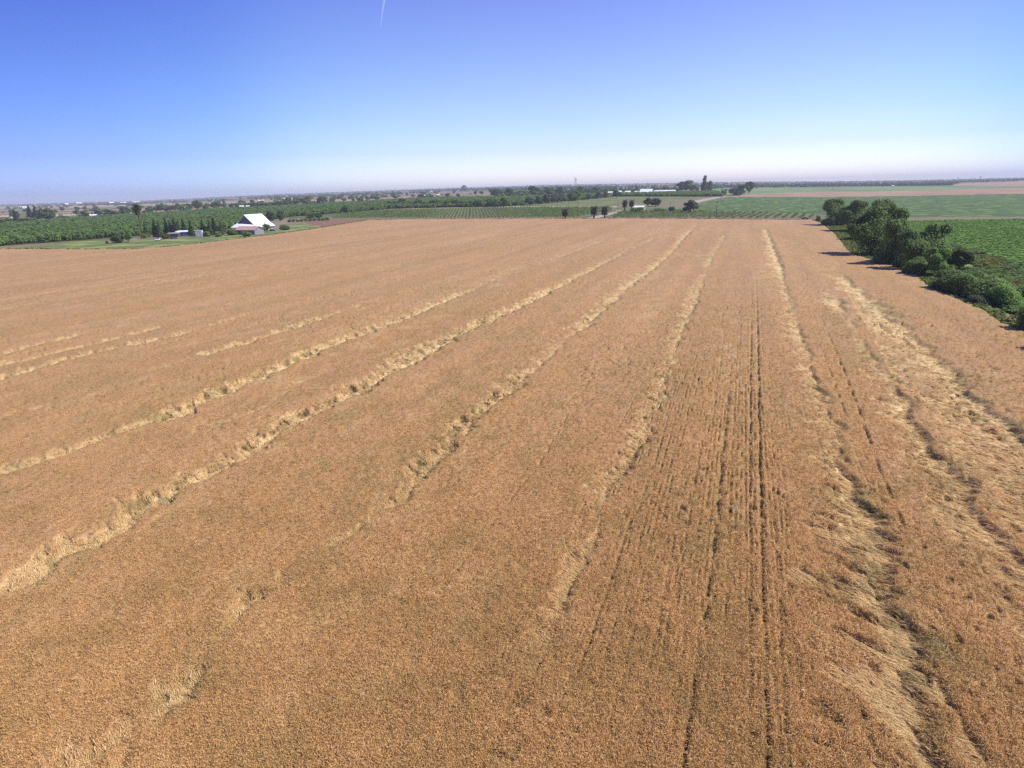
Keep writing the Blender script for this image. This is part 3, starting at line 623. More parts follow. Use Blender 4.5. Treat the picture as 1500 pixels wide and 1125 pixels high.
def crown_mesh(name, kind, seed, nleaf, leaf, m):
    g = np.random.default_rng(seed); lb = np.array(lobes_for(kind, g))
    vol = lb[:, 3] * lb[:, 4] + .01; pick = g.choice(len(lb), nleaf, p=vol / vol.sum()); q = lb[pick]
    d = g.normal(0, 1, (nleaf, 3)); d /= np.linalg.norm(d, axis=1)[:, None]
    rad = g.uniform(.35, 1.0, nleaf) ** .5 * g.choice([1, 1, 1, 1.12, 1.22], nleaf)
    c = q[:, :3] + d * q[:, 3:6] * rad[:, None]; c[:, 2] = np.maximum(c[:, 2], .03)
    nrm = d + [0, 0, .35] + g.normal(0, .45, (nleaf, 3)); nrm /= np.linalg.norm(nrm, axis=1)[:, None]
    V, Q = quads_at(c, nrm, leaf, g)
    return mesh_np(name, V, Q, m)
def trunk_mesh(name, seed, th=.35, rad=.03, limbs=5, m=None):
    g = np.random.default_rng(seed); b = MB()
    b.tube([(0, 0, -.02), (.005, 0, th * .5), (g.normal(0, .02), g.normal(0, .02), th)], [rad, rad * .75, rad * .6], 7)
    for k in range(limbs):
        a = k * 6.28 / limbs + g.uniform(-.3, .3); z = th * g.uniform(.6, .95); r = g.uniform(.15, .3)
        b.tube([(0, 0, z), (r * .5 * math.cos(a), r * .5 * math.sin(a), z + .14), (r * math.cos(a), r * math.sin(a), z + .34)], [rad * .5, rad * .32, rad * .12], 5)
    me = bpy.data.meshes.new(name); me.from_pydata(b.v, [], b.f); me.materials.append(m or M['bark']); me.update(); return me
CROWN = {}; TR = {}
def crowns(kind, lm, nleaf, leaf, k):
    key = (kind, lm, nleaf, k)
    if key not in CROWN: CROWN[key] = crown_mesh('crown', kind, hash_(kind + lm) + k, nleaf, leaf, M[lm])
    return CROWN[key]
def hash_(s): return sum(ord(c) * (i + 3) for i, c in enumerate(s)) % 9973
def tree(name, px, py, wpx, hpx, kind, lm, label=None, cat='tree', group=None, nleaf=700, leaf=.12, k=0, rz=None, trunk=True, xyz=None, wh=None):
    if xyz is None:
        x, y, z = at(px, py); s = mpp(px, py); w_, h_ = wpx * s, hpx * s
    else: (x, y, z), (w_, h_) = xyz, wh
    e = empty(name, (x, y, z - .1), random.uniform(0, 6.28) if rz is None else rz, (w_ * 1.02, w_ * 1.02, h_))
    tag(e, label, cat, group)
    link(bpy.data.objects.new('crown', crowns(kind, lm, nleaf, leaf, k)), e)
    if trunk:
        kk = ('t', kind in ('bush', 'conifer', 'column'), k)
        if kk not in TR: TR[kk] = trunk_mesh('trunk', 50 + k, .5 if kk[1] else .36, .018 if kk[1] else .032, 0 if kk[1] else 5)
        link(bpy.data.objects.new('trunk', TR[kk]), e)
    return e

# the line of trees along the right edge of the field
NB = dict(nleaf=15000, leaf=.034)
for i, (px, py, wp, hp, kind, lm, lab) in enumerate([
    (1226, 331, 46, 39, 'hedge', 'leaf_mid', 'rounded dark tree farthest up the row beside the wheat'),
    (1256, 340, 50, 45, 'hedge', 'leaf_mid', 'second dark tree from the far end of the row beside the wheat'),
    (1288, 352, 56, 58, 'hedge', 'leaf_mid', 'tall dark tree rising behind the widest tree of the field edge row'),
    (1274, 375, 64, 70, 'hedge', 'leaf_mid', 'widest and bulkiest tree of the row beside the wheat'),
    (1307, 388, 56, 66, 'hedge', 'leaf_mid', 'upright green tree on the near side of the bulkiest tree'),
    (1331, 396, 50, 58, 'hedge', 'leaf_mid', 'narrower dark tree between the upright tree and the domed tree'),
    (1358, 390, 60, 62, 'hedge', 'leaf_mid', 'domed green tree standing out towards the green crop'),
    (1340, 404, 36, 30, 'bush', 'leaf_mid', 'low dark bush at the foot of the domed tree')]):
    tree('broadleaf_tree' if kind != 'bush' else 'bush', px, py, wp, hp, kind, lm, lab, 'tree' if kind != 'bush' else 'bush', 'trees and bushes along the right edge of the wheat', k=i % 4, trunk=kind != 'bush', **NB)
for i, (px, py, wp, hp, kind, lm, lab) in enumerate([
    (1369, 408, 44, 44, 'loose', 'leaf_bush2', 'pale leafy shrub tree with open branches beside the domed tree'),
    (1404, 398, 44, 34, 'loose', 'leaf_bush', 'straggly small tree leaning out over the green bank'),
    (1392, 428, 56, 34, 'bush', 'leaf_bush', 'green bush spreading at the edge of the wheat'),
    (1415, 434, 56, 42, 'bush', 'leaf_bush', 'large green bush on the bank, left of the biggest near bush'),
    (1446, 442, 64, 46, 'bush', 'leaf_bush', 'biggest near bush, deep green, on the bank by the wheat'),
    (1470, 448, 44, 36, 'bush', 'leaf_bush2', 'bright green bush in front of the biggest near bush'),
    (1432, 448, 34, 18, 'bush', 'leaf_grey', 'low greyish scrub at the foot of the biggest near bush'),
    (1499, 440, 36, 30, 'bush', 'leaf_bush', 'dark bush cut by the right frame, the farther of two'),
    (1506, 488, 42, 46, 'bush', 'leaf_bush', 'dark bush cut by the right frame, nearest to the camera'),
    (1560, 520, 80, 60, 'bush', 'leaf_bush', 'green bush on the bank just beyond the right frame')]):
    tree('bush' if kind == 'bush' else 'small_tree', px, py, wp, hp, kind, lm, lab, 'bush' if kind == 'bush' else 'tree', 'trees and bushes along the right edge of the wheat', nleaf=11000, leaf=.040, k=i % 3, trunk=kind != 'bush')
tree('bush', 1198, 325, 8, 11, 'bush', 'leaf_bush', 'small dark bush at the far corner of the wheat by the parked car', 'bush', trunk=False)

# named trees, farther off: (px, base py, width, height, kind, leaf, label)
FAR = [
 (25, 327, 9, 20, 'conifer', 'leaf_conifer', 'dark pointed conifer, leftmost in the farm grove at far left'),
 (46, 322, 10, 20, 'conifer', 'leaf_conifer', 'dark conifer in the middle of the far left grove'),
 (54, 322, 10, 20, 'conifer', 'leaf_conifer', 'dark conifer touching the broad tree in the far left grove'),
 (70, 326, 22, 20, 'broad', 'leaf_dark', 'broad dark tree above the small white shed at far left'),
 (40, 330, 28, 14, 'bush', 'leaf_mid', 'wide green bush under the conifers of the far left grove'),
 (91, 325, 21, 11, 'bush', 'leaf_mid', 'wide low bush at the right end of the far left grove'),
 (8, 330, 26, 13, 'bush', 'leaf_mid', 'wide green bush at the left frame edge by the orchard'),
 (113, 316, 9, 9, 'broad', 'leaf_dark', 'dark round tree between the two leftmost long farmhouses'),
 (122, 318, 14, 6, 'bush', 'leaf_mid', 'flat bush in front of the second long farmhouse'),
 (157, 314, 9, 8, 'broad', 'leaf_dark', 'small dark tree just left of the widest cream farmhouse'),
 (170, 315.5, 14, 6, 'bush', 'leaf_dark', 'dark bush in front of the widest cream farmhouse'),
 (184, 314, 14, 11, 'broad', 'leaf_dark', 'dark tree beside the white tank beyond the orchard'),
 (199, 313, 14, 10, 'broad', 'leaf_mid', 'green tree left of the tall palm, beyond the orchard'),
 (290, 308, 15, 13, 'broad', 'leaf_dark', 'largest dark tree in the line beyond the left orchard'),
 (304, 305.5, 8, 8, 'broad', 'leaf_mid', 'small green tree right of the largest dark tree'),
 (316, 305, 15, 9, 'broad', 'leaf_dark', 'dark spreading tree beyond the orchard left of the barn'),
 (329.5, 304.5, 8, 12, 'tall', 'leaf_mid', 'tall narrow green tree beyond the orchard'),
 (350, 303, 7, 6, 'broad', 'leaf_dark', 'small tree left of the two little white sheds'),
 (412, 323, 11, 14, 'column', 'leaf_dark', 'dark upright tree, right one of the pair behind the barn'),
 (397, 324, 12, 14, 'column', 'leaf_dark', 'dark upright tree, left one of the pair behind the barn'),
 (418, 337, 15, 10, 'bush', 'leaf_mid', 'round green shrub on the verge right of the barn'),
 (445, 300, 28, 12, 'loose', 'leaf_mid', 'wide clump of tall trees beyond the orchard, feathery tops'),
 (421, 300, 14, 10, 'broad', 'leaf_dark', 'dark tree left of the feathery clump'),
 (473, 298, 15, 10, 'broad', 'leaf_dark', 'dark domed tree right of the feathery clump'),
 (505, 295, 6, 5, 'broad', 'leaf_dark', 'small round tree alone before the tan field'),
 (506, 313, 11, 12, 'broad', 'leaf_dark', 'lone dark vase shaped tree above the vineyard rows'),
 (590, 303, 13, 12, 'broad', 'leaf_dark', 'dark tree rising from the middle of the orchard band'),
 (491, 291, 7, 5, 'broad', 'leaf_dark', 'small tree at the left end of the far roadside line'),
 (500, 291, 7, 5, 'broad', 'leaf_dark', 'small tree second in the far roadside line'),
 (525, 293, 8, 4, 'bush', 'leaf_dark', 'low dark tree in the far tan field, left'),
 (538, 292.5, 6, 5, 'broad', 'leaf_dark', 'small dark tree in the far tan field, middle'),
 (548, 292, 6, 5, 'broad', 'leaf_dark', 'small dark tree in the far tan field, right'),
 (552, 288.5, 11, 5, 'broad', 'leaf_mid', 'wide tree behind the far tan field'),
 (565, 289, 7, 4, 'bush', 'leaf_mid', 'low bush behind the far tan field'),
 (583, 289.5, 8, 5, 'broad', 'leaf_mid', 'green tree standing alone in the far brown field'),
 (605, 289, 6, 4, 'broad', 'leaf_dark', 'tiny tree at the right of the far brown field'),
 (680, 279.5, 8, 8, 'broad', 'leaf_dark', 'dark tree poking above the horizon, left of centre'),
 (696.5, 286, 5, 6, 'broad', 'leaf_dark', 'left one of two small trees in the far field'),
 (706, 286, 5, 6, 'broad', 'leaf_dark', 'right one of two small trees in the far field'),
 (702, 291, 10, 5, 'bush', 'leaf_mid', 'low bush below the two small far trees'),
 (727, 289, 21, 12, 'broad', 'leaf_dark', 'wide dark tree at the left end of the central wood'),
 (746, 289, 15, 12, 'broad', 'leaf_dark', 'dark tree second from left in the central wood'),
 (765, 287, 12, 8, 'broad', 'leaf_mid', 'lower green tree in a gap of the central wood'),
 (782, 287, 19, 14, 'broad', 'leaf_dark', 'tallest round tree of the central wood'),
 (804, 286, 17, 11, 'broad', 'leaf_dark', 'flat topped dark tree of the central wood'),
 (821, 286, 11, 12, 'broad', 'leaf_dark', 'narrow dark tree of the central wood'),
 (850, 286, 10, 12, 'broad', 'leaf_dark', 'dark tree behind the light green tree'),
 (873, 284, 18, 9, 'broad', 'leaf_dark', 'wide dark tree at the back of the wood by the white barns'),
 (738, 302.5, 13, 13, 'broad', 'leaf_dark', 'dark round tree at the left of the front tree row'),
 (776, 300.5, 15, 12, 'broad', 'leaf_grey', 'greyish round tree in the front tree row'),
 (789, 300, 11, 12, 'broad', 'leaf_dark', 'dark tree right of the greyish round tree'),
 (801, 298, 13, 13, 'broad', 'leaf_grey', 'grey green tree, first of three alike in the front row'),
 (812, 297.5, 13, 13, 'broad', 'leaf_grey', 'grey green tree, middle of three alike in the front row'),
 (823, 297, 15, 13, 'broad', 'leaf_grey', 'grey green tree, last of three alike in the front row'),
 (842, 294, 22, 14, 'broad', 'leaf_light', 'brightest light green tree in the central wood'),
 (862, 293, 11, 10, 'broad', 'leaf_mid', 'green tree just right of the light green tree'),
 (876, 291, 13, 10, 'broad', 'leaf_grey', 'grey green tree left of the first white barn'),
 (887, 290, 7, 10, 'broad', 'leaf_dark', 'narrow dark tree touching the first white barn'),
 (903, 290, 13, 11, 'broad', 'leaf_dark', 'dark round tree in front of the white barns'),
 (916, 284.5, 12, 7, 'broad', 'leaf_dark', 'small round tree between the white barns'),
 (926.5, 284, 6, 7, 'broad', 'leaf_dark', 'brownish dark tree left of the peaked white barn'),
 (955, 282, 8, 7, 'broad', 'leaf_grey', 'grey tree behind the peaked white barn'),
 (1004, 282, 26, 16, 'broad', 'leaf_dark', 'wide dark tree at the right end of the long white shed'),
 (1031, 282, 12, 21, 'tall', 'leaf_dark', 'tallest tree on the horizon, narrow and dark'),
 (1039, 282, 12, 16, 'broad', 'leaf_light', 'light green tree leaning on the tallest horizon tree'),
 (1073, 286, 12, 10, 'broad', 'leaf_dark', 'smallest, leftmost tree of the clump by the tan field'),
 (1085, 285.5, 15, 15, 'broad', 'leaf_dark', 'middle tree of the clump by the tan field'),
 (1097, 284, 15, 17, 'broad', 'leaf_dark', 'tallest, rightmost tree of the clump by the tan field'),
 (949, 302.5, 13, 12, 'broad', 'leaf_dark', 'dark tree of many stems beside the low white farmhouse'),
 (960, 302.5, 15, 12, 'broad', 'leaf_dark', 'dark spreading tree right of the many stemmed tree'),
 (934, 310.5, 23, 8.5, 'bush', 'leaf_mid', 'low hedge like bush in front of the low white farmhouse'),
 (967, 310, 18, 7, 'bush', 'leaf_mid', 'wide green bush right of the low white farmhouse'),
 (984, 309.5, 12, 8, 'bush', 'leaf_mid', 'rounded bush left of the grey green dome tree'),
 (1011, 311, 23, 17, 'broad', 'leaf_grey', 'grey green domed tree alone at the edge of the vines'),
 (173, 355.5, 20, 15, 'bush', 'leaf_dark', 'dark rounded shrub beside the pole at the end of the verge'),
 (188, 355, 14, 17, 'broad', 'leaf_light', 'bright green young tree right of the pole'),
 (244, 350, 14, 9, 'bush', 'leaf_yel', 'yellowish shrub beside the farm track'),
 (212, 349, 13, 9, 'bush', 'leaf_yel', 'yellow green shrub left of the white and red truck'),
 (340, 344.5, 20, 10, 'bush', 'leaf_mid', 'green shrub left of the grey shed'),
 (361, 346, 16, 9, 'bush', 'leaf_mid', 'green shrub in front of the grey shed wall'),
 (391, 340, 12, 12, 'broad', 'leaf_mid', 'green tree between the grey shed and the barn roof'),
 (320, 347, 10, 6, 'bush', 'leaf_mid', 'small green shrub on the verge left of the barn'),
 (455, 320, 14, 7, 'bush', 'leaf_dark', 'dark shrub behind the young fruit trees, left'),
 (467, 319, 14, 7, 'bush', 'leaf_dark', 'dark shrub behind the young fruit trees, right'),
]
for i, (px, py, wp, hp, kind, lm, lab) in enumerate(FAR):
    bush = kind == 'bush'
    near = py > 296
    tree('bush' if bush else ('conifer_tree' if kind == 'conifer' else 'broadleaf_tree'), px, py, wp, hp, kind, lm, lab, 'bush' if bush else 'tree',
         nleaf=1400 if near else 500, leaf=.085 if near else .13, k=i % 3, trunk=not bush)
# the row of pointed trees by the farm yard
for i, (px, py, hp) in enumerate([(216, 348, 23), (229, 347, 23), (235, 347, 21), (246, 346, 24), (252, 346, 21), (258, 346, 24), (264, 345.5, 22), (271, 345, 23), (282, 346, 22), (299, 345, 22), (309, 345, 23), (316, 344.5, 24), (325, 344, 20)]):
    tree('pointed_tree', px, py, 10 + (i % 3), hp + 1, 'conifer', 'leaf_conifer' if i % 2 else 'leaf_dark', 'pointed dark evergreen in the row along the farm yard', 'tree', 'pointed evergreens in a row by the farm yard', nleaf=1300, leaf=.075, k=i % 3)
for px in (304, 320, 293):
    tree('bush', px, 346.5, 11, 9, 'bush', 'leaf_mid', 'green bush under the row of pointed evergreens', 'bush', 'bushes under the pointed evergreens', trunk=False)
# young fruit trees
for i in range(10):
    px = 424 + i * 6.2; tree('young_fruit_tree', px, 325.5 - .32 * i, 6.4, 5.2, 'bush', 'leaf_yel', 'small yellow green fruit tree in the young row right of the barn', 'tree', 'young fruit trees in a row', nleaf=300, leaf=.16, k=i % 3)
# hedgerow trees beyond the orchards
for i, (px, py, wp, hp, g) in enumerate([(p, 311 - .035 * (p - 222), 9, 9, 0) for p in range(222, 284, 7)] + [(p, 304 - .03 * (p - 360), 9, 6.5, 1) for p in range(362, 412, 6)] + [(p, 300.5, 8, 7, 1) for p in range(406, 436, 7)]
        + [(p, 297 - .004 * (p - 1100), 7, 4, 2) for p in ()] + [(p, 303.6 - .006 * (p - 570) + random.uniform(-.3, .3), 10, 9 + random.uniform(-1, 2), 3) for p in range(572, 735, 7)]):
    lab = ['dark tree in the hedgerow beyond the left orchard', 'dark tree in the hedgerow above the barn', '', 'dark green tree along the back of the vineyard'][g]
    tree('hedgerow_tree', px, py, wp + random.uniform(-1.5, 2), hp + random.uniform(-1, 1.5), 'broad', 'leaf_mid' if g == 3 or i % 3 == 0 else 'leaf_dark', lab, 'tree', lab.replace('dark tree', 'trees').replace('dark green tree', 'trees'), nleaf=500, leaf=.13, k=i % 3)

# ------------------------------------------------------------------ orchards
ORCH = [p for n_, m_, p in FIELDS if n_ == 'orchard_floor'][0]
YARD = [p for n_, m_, p in FIELDS if n_ == 'farm_yard'][0]
def build_orchard():
    gx, gy = np.meshgrid(np.arange(-1900, 200, 6.2), np.arange(120, 1900, 6.2))
    x = gx.ravel() + RNG.normal(0, .35, gx.size); y = gy.ravel() + RNG.normal(0, .35, gx.size)
    z = terr(x, y); px, py = P(x, y, z)
    k = inpoly(px, py, ORCH) & ~inpoly(px, py, YARD) & (RNG.uniform(0, 1, len(x)) > .02)
    x, y, z = x[k], y[k], z[k]
    px = px[k]; r = np.hypot(x, y) + (np.abs(px - 750) > 790) * 5000
    o = np.argsort(r); x, y, z = x[o], y[o], z[o]; print('orchard', len(x))
    ms = [crown_mesh('crown', 'bush', 300 + i, 420, .17, M['leaf_orch']) for i in range(4)]
    tm = trunk_mesh('trunk', 77, .4, .03, 0)
    for i in range(300):
        s = random.uniform(.85, 1.15); e = empty('orchard_tree', (x[i], y[i], z[i]), random.uniform(0, 6.28), (6.6 * s, 6.6 * s, 5.4 * s))
        tag(e, 'rounded green nut tree in the front rows of the left orchard', 'tree', 'nut trees in the front rows of the left orchard')
        c = link(bpy.data.objects.new('crown', ms[i % 4]), e); c.location.z = .10
        link(bpy.data.objects.new('trunk', tm), e)
    n = len(x) - 300; s = RNG.uniform(.85, 1.2, n)
    far = [crown_mesh('orchard_crown', 'bush', 320 + i, 150, .28, M['leaf_orch']) for i in range(4)]
    scatter('orchard_rows', far, np.stack([x[300:], y[300:], z[300:] + .5], -1), np.stack([0 * s, 0 * s, RNG.uniform(0, 6.28, n)], -1), np.stack([6.8 * s, 6.8 * s, 5.2 * s], -1), RNG.integers(0, 4, n), {}, 'rows of rounded green nut trees filling the orchard behind the farm', 'orchard trees')
build_orchard()

# ------------------------------------------------------------------ vineyards: every row its own object
def vine_rows(vp, spacing, poly, label, group, h, wdt, gap, per_m, lm, tmax=900):
    vy = 296 - .0265 * vp; d = raw_ray(np.array([float(vp)]), np.array([vy]))[0]; d = np.array([d[0], d[1]]); d /= np.linalg.norm(d); nrm = np.array([d[1], -d[0]])
    px = [p[0] for p in poly]; py = [p[1] for p in poly]; wx, wy = G(px, py); c = np.stack([wx, wy], -1) @ nrm; tt = np.stack([wx, wy], -1) @ d
    n = 0; g = np.random.default_rng(int(vp))
    for ci in np.arange(c.min(), c.max(), spacing):
        t = np.arange(tt.min(), tt.max(), 1.0); X = ci * nrm[0] + t * d[0]; Y = ci * nrm[1] + t * d[1]; qx, qy = P(X, Y, terr(X, Y)); ok = inpoly(qx, qy, poly)
        if ok.sum() < 12: continue
        t = t[ok]; t0, t1 = t.min(), t.max(); m = int((t1 - t0) * per_m)
        u = g.uniform(t0, t1, m)
        if gap: u = np.round(u / gap) * gap + g.normal(0, gap * .17, m)
        u = u[vn(u / 3.0, u * 0 + ci, 50) > .22]; m = len(u)
        if m < 4: continue
        lat = g.normal(0, wdt / 2.6, m); hh = g.uniform(.25, 1, m) * h
        bx, by = ci * nrm[0] + t0 * d[0], ci * nrm[1] + t0 * d[1]; bz = float(terr(np.array(bx), np.array(by)))
        X = ci * nrm[0] + u * d[0] + lat * nrm[0]; Y = ci * nrm[1] + u * d[1] + lat * nrm[1]; Z = terr(X, Y) + hh
        V, Q = quads_at(np.stack([X - bx, Y - by, Z - bz], -1), (lambda a: a / np.linalg.norm(a, axis=1)[:, None])(g.normal(0, 1, (m, 3)) + [0, 0, .6]), .62, g, .8)
        o = link(bpy.data.objects.new('vine_row', mesh_np('vine_row', V, Q, M[lm]))); o.location = (bx, by, bz); n += 1
        tag(o, label, 'vine row', group)
    print(group, n)
V1 = [(484, 319.8), (508, 312.5), (560, 308.5), (720, 304.3), (898, 303.8), (896, 309), (850, 317), (845, 318.4)]
V2 = [(892, 319.5), (908, 310.5), (1000, 308), (1190, 315), (1196, 319.8)]
vine_rows(690, 3.6, V1, 'green vine row in the wide vineyard left of the dirt track', 'vine rows left of the dirt track', 1.6, .9, 0, 5, 'leaf_vine')
vine_rows(1240, 6.0, V2, 'short row of bushy vines in the plot right of the dirt track', 'vine rows right of the dirt track', 1.4, 1.7, 3.4, 5.5, 'leaf_vine')

# ------------------------------------------------------------------ far woods and hedges
def build_woods():
    X = []; Y = []
    g = np.random.default_rng(5)
    for k in range(170):
        r = 1 / g.uniform(1 / 8600., 1 / 1300.); a = math.radians(g.uniform(-75, 35)); L_ = g.uniform(120, 900) * (r / 3500 + .3); th = g.choice([0, math.pi / 2]) + g.normal(0, .1)
        n = int(L_ / 9 * g.uniform(.3, 1)); t = g.uniform(-L_ / 2, L_ / 2, n); wd = g.choice([2, 6, 30, 60]) * (r / 3000)
        X.append(r * math.sin(a) + t * math.cos(th) + g.normal(0, wd, n)); Y.append(r * math.cos(a) + t * math.sin(th) + g.normal(0, wd, n))
    r = g.uniform(6500, 8700, 5000); a = np.radians(g.uniform(-78, 38, 5000)); X.append(r * np.sin(a)); Y.append(r * np.cos(a))
    r = 1 / g.uniform(1 / 8600., 1 / 1200., 1200); a = np.radians(g.uniform(-78, 38, 1200)); X.append(r * np.sin(a)); Y.append(r * np.cos(a))
    # long hedge at the back of the pale green field and the dark wood behind it
    for x0, y0, x1, y1, n in ((1040, 274.8, 1392, 271.6, 420), (1100, 271.6, 1400, 269.3, 500), (1390, 268.0, 1520, 263.5, 260), (600, 280.6, 760, 277.0, 350), (760, 277, 900, 274.6, 250)):
        t = g.uniform(0, 1, n); hx, hy = G(x0 + (x1 - x0) * t, y0 + (y1 - y0) * t); X.append(hx + g.normal(0, 8, n)); Y.append(hy + g.normal(0, 8, n))
    X = np.concatenate(X); Y = np.concatenate(Y); Z = terr(X, Y); px, py = P(X, Y, Z); bad = (np.hypot(X, Y) > 9000) | (np.hypot(X, Y) < 1100)
    for n_, m_, p in FIELDS:
        if n_ not in ('verge', 'far_stubble_field'): bad |= inpoly(px, py, p)
    bad |= inpoly(px, py, [p for n_, m_, p in FIELDS if m_ == 'stripe'][0]) & (RNG.uniform(0, 1, len(X)) < .85)
    bad |= (px < 745) & (py - np.interp(px, _hx, _hy) > 6.5) & (RNG.uniform(0, 1, len(X)) < .85)
    X, Y, Z = X[~bad], Y[~bad], Z[~bad]; n = len(X); print('woods', n)
    s = RNG.uniform(.6, 1.25, n) ** 1.3
    ms = [crown_mesh('wood_crown', 'broad' if i % 2 else 'bush', 400 + i, 110, .30, M['leaf_dark' if i < 3 else 'leaf_mid']) for i in range(5)]
    scatter('distant_woods', ms, np.stack([X, Y, Z - .3], -1), np.stack([0 * s, 0 * s, RNG.uniform(0, 6.28, n)], -1), np.stack([12 * s, 12 * s, 9.5 * s], -1), RNG.integers(0, 5, n), {}, 'far woods and hedges that melt together towards the horizon', 'woods')
build_woods()

# ------------------------------------------------------------------ weeds and crop plants on the right
def build_weeds():
    ms = [crown_mesh('weed_clump', 'bush', 500 + i, 46, .42, M[m]) for i, m in enumerate(('leaf_light', 'leaf_yel', 'leaf_mid'))]
    g = RNG
    bank = [p for n_, m_, p in FIELDS if n_ == 'weedy_bank'][0]; crop = [p for n_, m_, p in FIELDS if n_ == 'row_crop_field'][0]
    n = 60000; x = g.uniform(40, 130, n); y = g.uniform(60, 470, n); px, py = P(x, y, 0 * x)
    k = inpoly(px, py, bank) & (edge_dist(x, y) < -.6) & (vn(x / 5, y / 9, 60) > .25); x, y = x[k][:26000], y[k][:26000]; n = len(x); s = g.uniform(.5, 1.7, n)
    scatter('weeds', ms, np.stack([x, y, 0 * x - .1], -1), np.stack([0 * s, 0 * s, g.uniform(0, 6.28, n)], -1), np.stack([s * 1.3, s * 1.3, s * .8], -1), np.where(vn(x / 9, y / 12, 61) > .6, 1, g.choice([0, 2], n)), {}, 'rough green weeds on the bank behind the row of trees', 'weeds')
    gx, gy = np.meshgrid(np.arange(60, 420, 1.9), np.arange(90, 480, 2.1)); x = gx.ravel() + g.normal(0, .12, gx.size); y = gy.ravel() + g.normal(0, .5, gx.size); px, py = P(x, y, 0 * x)
    k = inpoly(px, py, crop) & ~inpoly(px, py, bank) & (px < 1640) & (g.uniform(0, 1, len(x)) > .12); x, y = x[k], y[k]; n = len(x); s = g.uniform(.8, 1.25, n) * (.75 + .5 * vn(x / 14, y / 30, 62)); print('weeds', n)
    scatter('row_crop_plants', [crown_mesh('crop_plant', 'bush', 510 + i, 34, .45, M['leaf_crop']) for i in range(3)], np.stack([x, y, 0 * x], -1), np.stack([0 * s, 0 * s, g.uniform(0, 6.28, n)], -1), np.stack([s * 1.9, s * 2.1, s * .45], -1), g.integers(0, 3, n), {}, 'low green crop rows in the field on the right', 'crop plants')
build_weeds()

# ------------------------------------------------------------------ rough grass along the field edges
def build_fringe():
    g = np.random.default_rng(21); X = []; Y = []
    for i in range(len(_wx) - 1):
        ax, ay, bx, by = _wx[i], _wy[i], _wx[i + 1], _wy[i + 1]; ln = math.hypot(bx - ax, by - ay); r = math.hypot((ax + bx) / 2, (ay + by) / 2)
        m = int(ln * (9 if r < 300 else 2.2)); t = g.uniform(0, 1, m); off = np.abs(g.normal(0, 1.3 if r < 300 else 2.2, m)) - .5; wob = 1.1 * (vn(t * ln / 4, t * 0 + i, 70) - .5)
        nx, ny = (by - ay) / ln, -(bx - ax) / ln; sg = -1 if inpoly(np.array([(ax + bx) / 2 + nx]), np.array([(ay + by) / 2 + ny]), WP)[0] else 1
        X.append(ax + (bx - ax) * t + sg * nx * (off + wob)); Y.append(ay + (by - ay) * t + sg * ny * (off + wob))
    X = np.concatenate(X); Y = np.concatenate(Y); n = len(X); s = g.uniform(.6, 1.5, n); print('fringe', n)
    ms = [crown_mesh('grass_clump', 'bush', 600 + i, 40, .40, M[m]) for i, m in enumerate(('leaf_yel', 'leaf_light', 'dry_grass'))]
    scatter('edge_grass', ms, np.stack([X, Y, 0 * X], -1), np.stack([0 * s, 0 * s, g.uniform(0, 6.28, n)], -1), np.stack([s, s, s * .85], -1), g.choice([0, 1, 2, 2], n), {}, 'ragged dry and green grass fringing the wheat', 'grass')
build_fringe()

# ------------------------------------------------------------------ palms
def fan(b_, n, r0, r1, z0, z1, wd, g, droop):
    rows = []
    for k in range(n):
        a = g.uniform(0, 6.283); u = g.uniform(0, 1); z = z0 + (z1 - z0) * u; d = np.array([math.cos(a), math.sin(a), 0.]); r = r0 + (r1 - r0) * g.uniform(.6, 1)
        up = droop[0] + (droop[1] - droop[0]) * u + g.normal(0, .1)
        p0 = np.array([0, 0, z]) + d * .1; p1 = p0 + d * r * .55 + np.array([0, 0, up * r * .6]); p2 = p0 + d * r + np.array([0, 0, up * r * .8 - .25 * r])
        s = np.array([-d[1], d[0], g.normal(0, .3)]); rows.append(([p0, p1, p2], wd, s / np.linalg.norm(s)))
    return strips(rows)
def palm(px, py, hpx, shaggy, label, group=None, seed=1):
    x, y, z = at(px, py); h = hpx * mpp(px, py); e = empty('palm_tree', (x, y, z)); tag(e, label, 'palm', group); g = np.random.default_rng(seed)
    b = MB()
    if shaggy:
        b.tube([(0, 0, -.2), (.05, 0, h * .4), (0, 0, h * .72)], [.7, .6, .5], 9); b.build('trunk', M['bark'], e)
        V, Q = fan(0, 520, 1.5, 3.0, h * .50, h * .76, .34, g, (-.5, .3)); link(bpy.data.objects.new('skirt', mesh_np('skirt', V, Q, M['skirt'])), e)
        V, Q = fan(0, 300, 1.8, 3.6, h * .64, h * .82, .26, g, (.0, 1.3)); link(bpy.data.objects.new('fronds', mesh_np('fronds', V, Q, M['palm_leaf'])), e)
    else:
        b.tube([(0, 0, -.2), (.2, 0, h * .5), (.1, 0, h * .9)], [.5, .38, .34], 9); b.build('trunk', M['bark'], e)
        V, Q = fan(0, 380, .7, 1.7, h * .78, h * .88, .34, g, (-1.5, -.8)); V[:, 0] += .1; link(bpy.data.objects.new('skirt', mesh_np('skirt', V, Q, M['skirt'])), e)
        V, Q = fan(0, 300, 2.0, 3.2, h * .86, h * .92, .30, g, (-.2, 1.3)); V[:, 0] += .1; link(bpy.data.objects.new('fronds', mesh_np('fronds', V, Q, M['palm_leaf'])), e)
palm(209, 348, 44, False, 'very tall thin palm with a brown skirt behind the farm yard', seed=1)
palm(828, 321.3, 13, True, 'shaggy dark palm standing alone at the wheat edge, left of the track')
palm(870, 321, 16.5, True, 'shaggy palm, left one of the pair framing the dirt track', seed=3)
palm(885.5, 321, 16.5, True, 'shaggy palm, right one of the pair framing the dirt track', seed=4)
palm(915, 309.5, 15, True, 'brownish shaggy palm, left one of two by the low white farmhouse', seed=5)
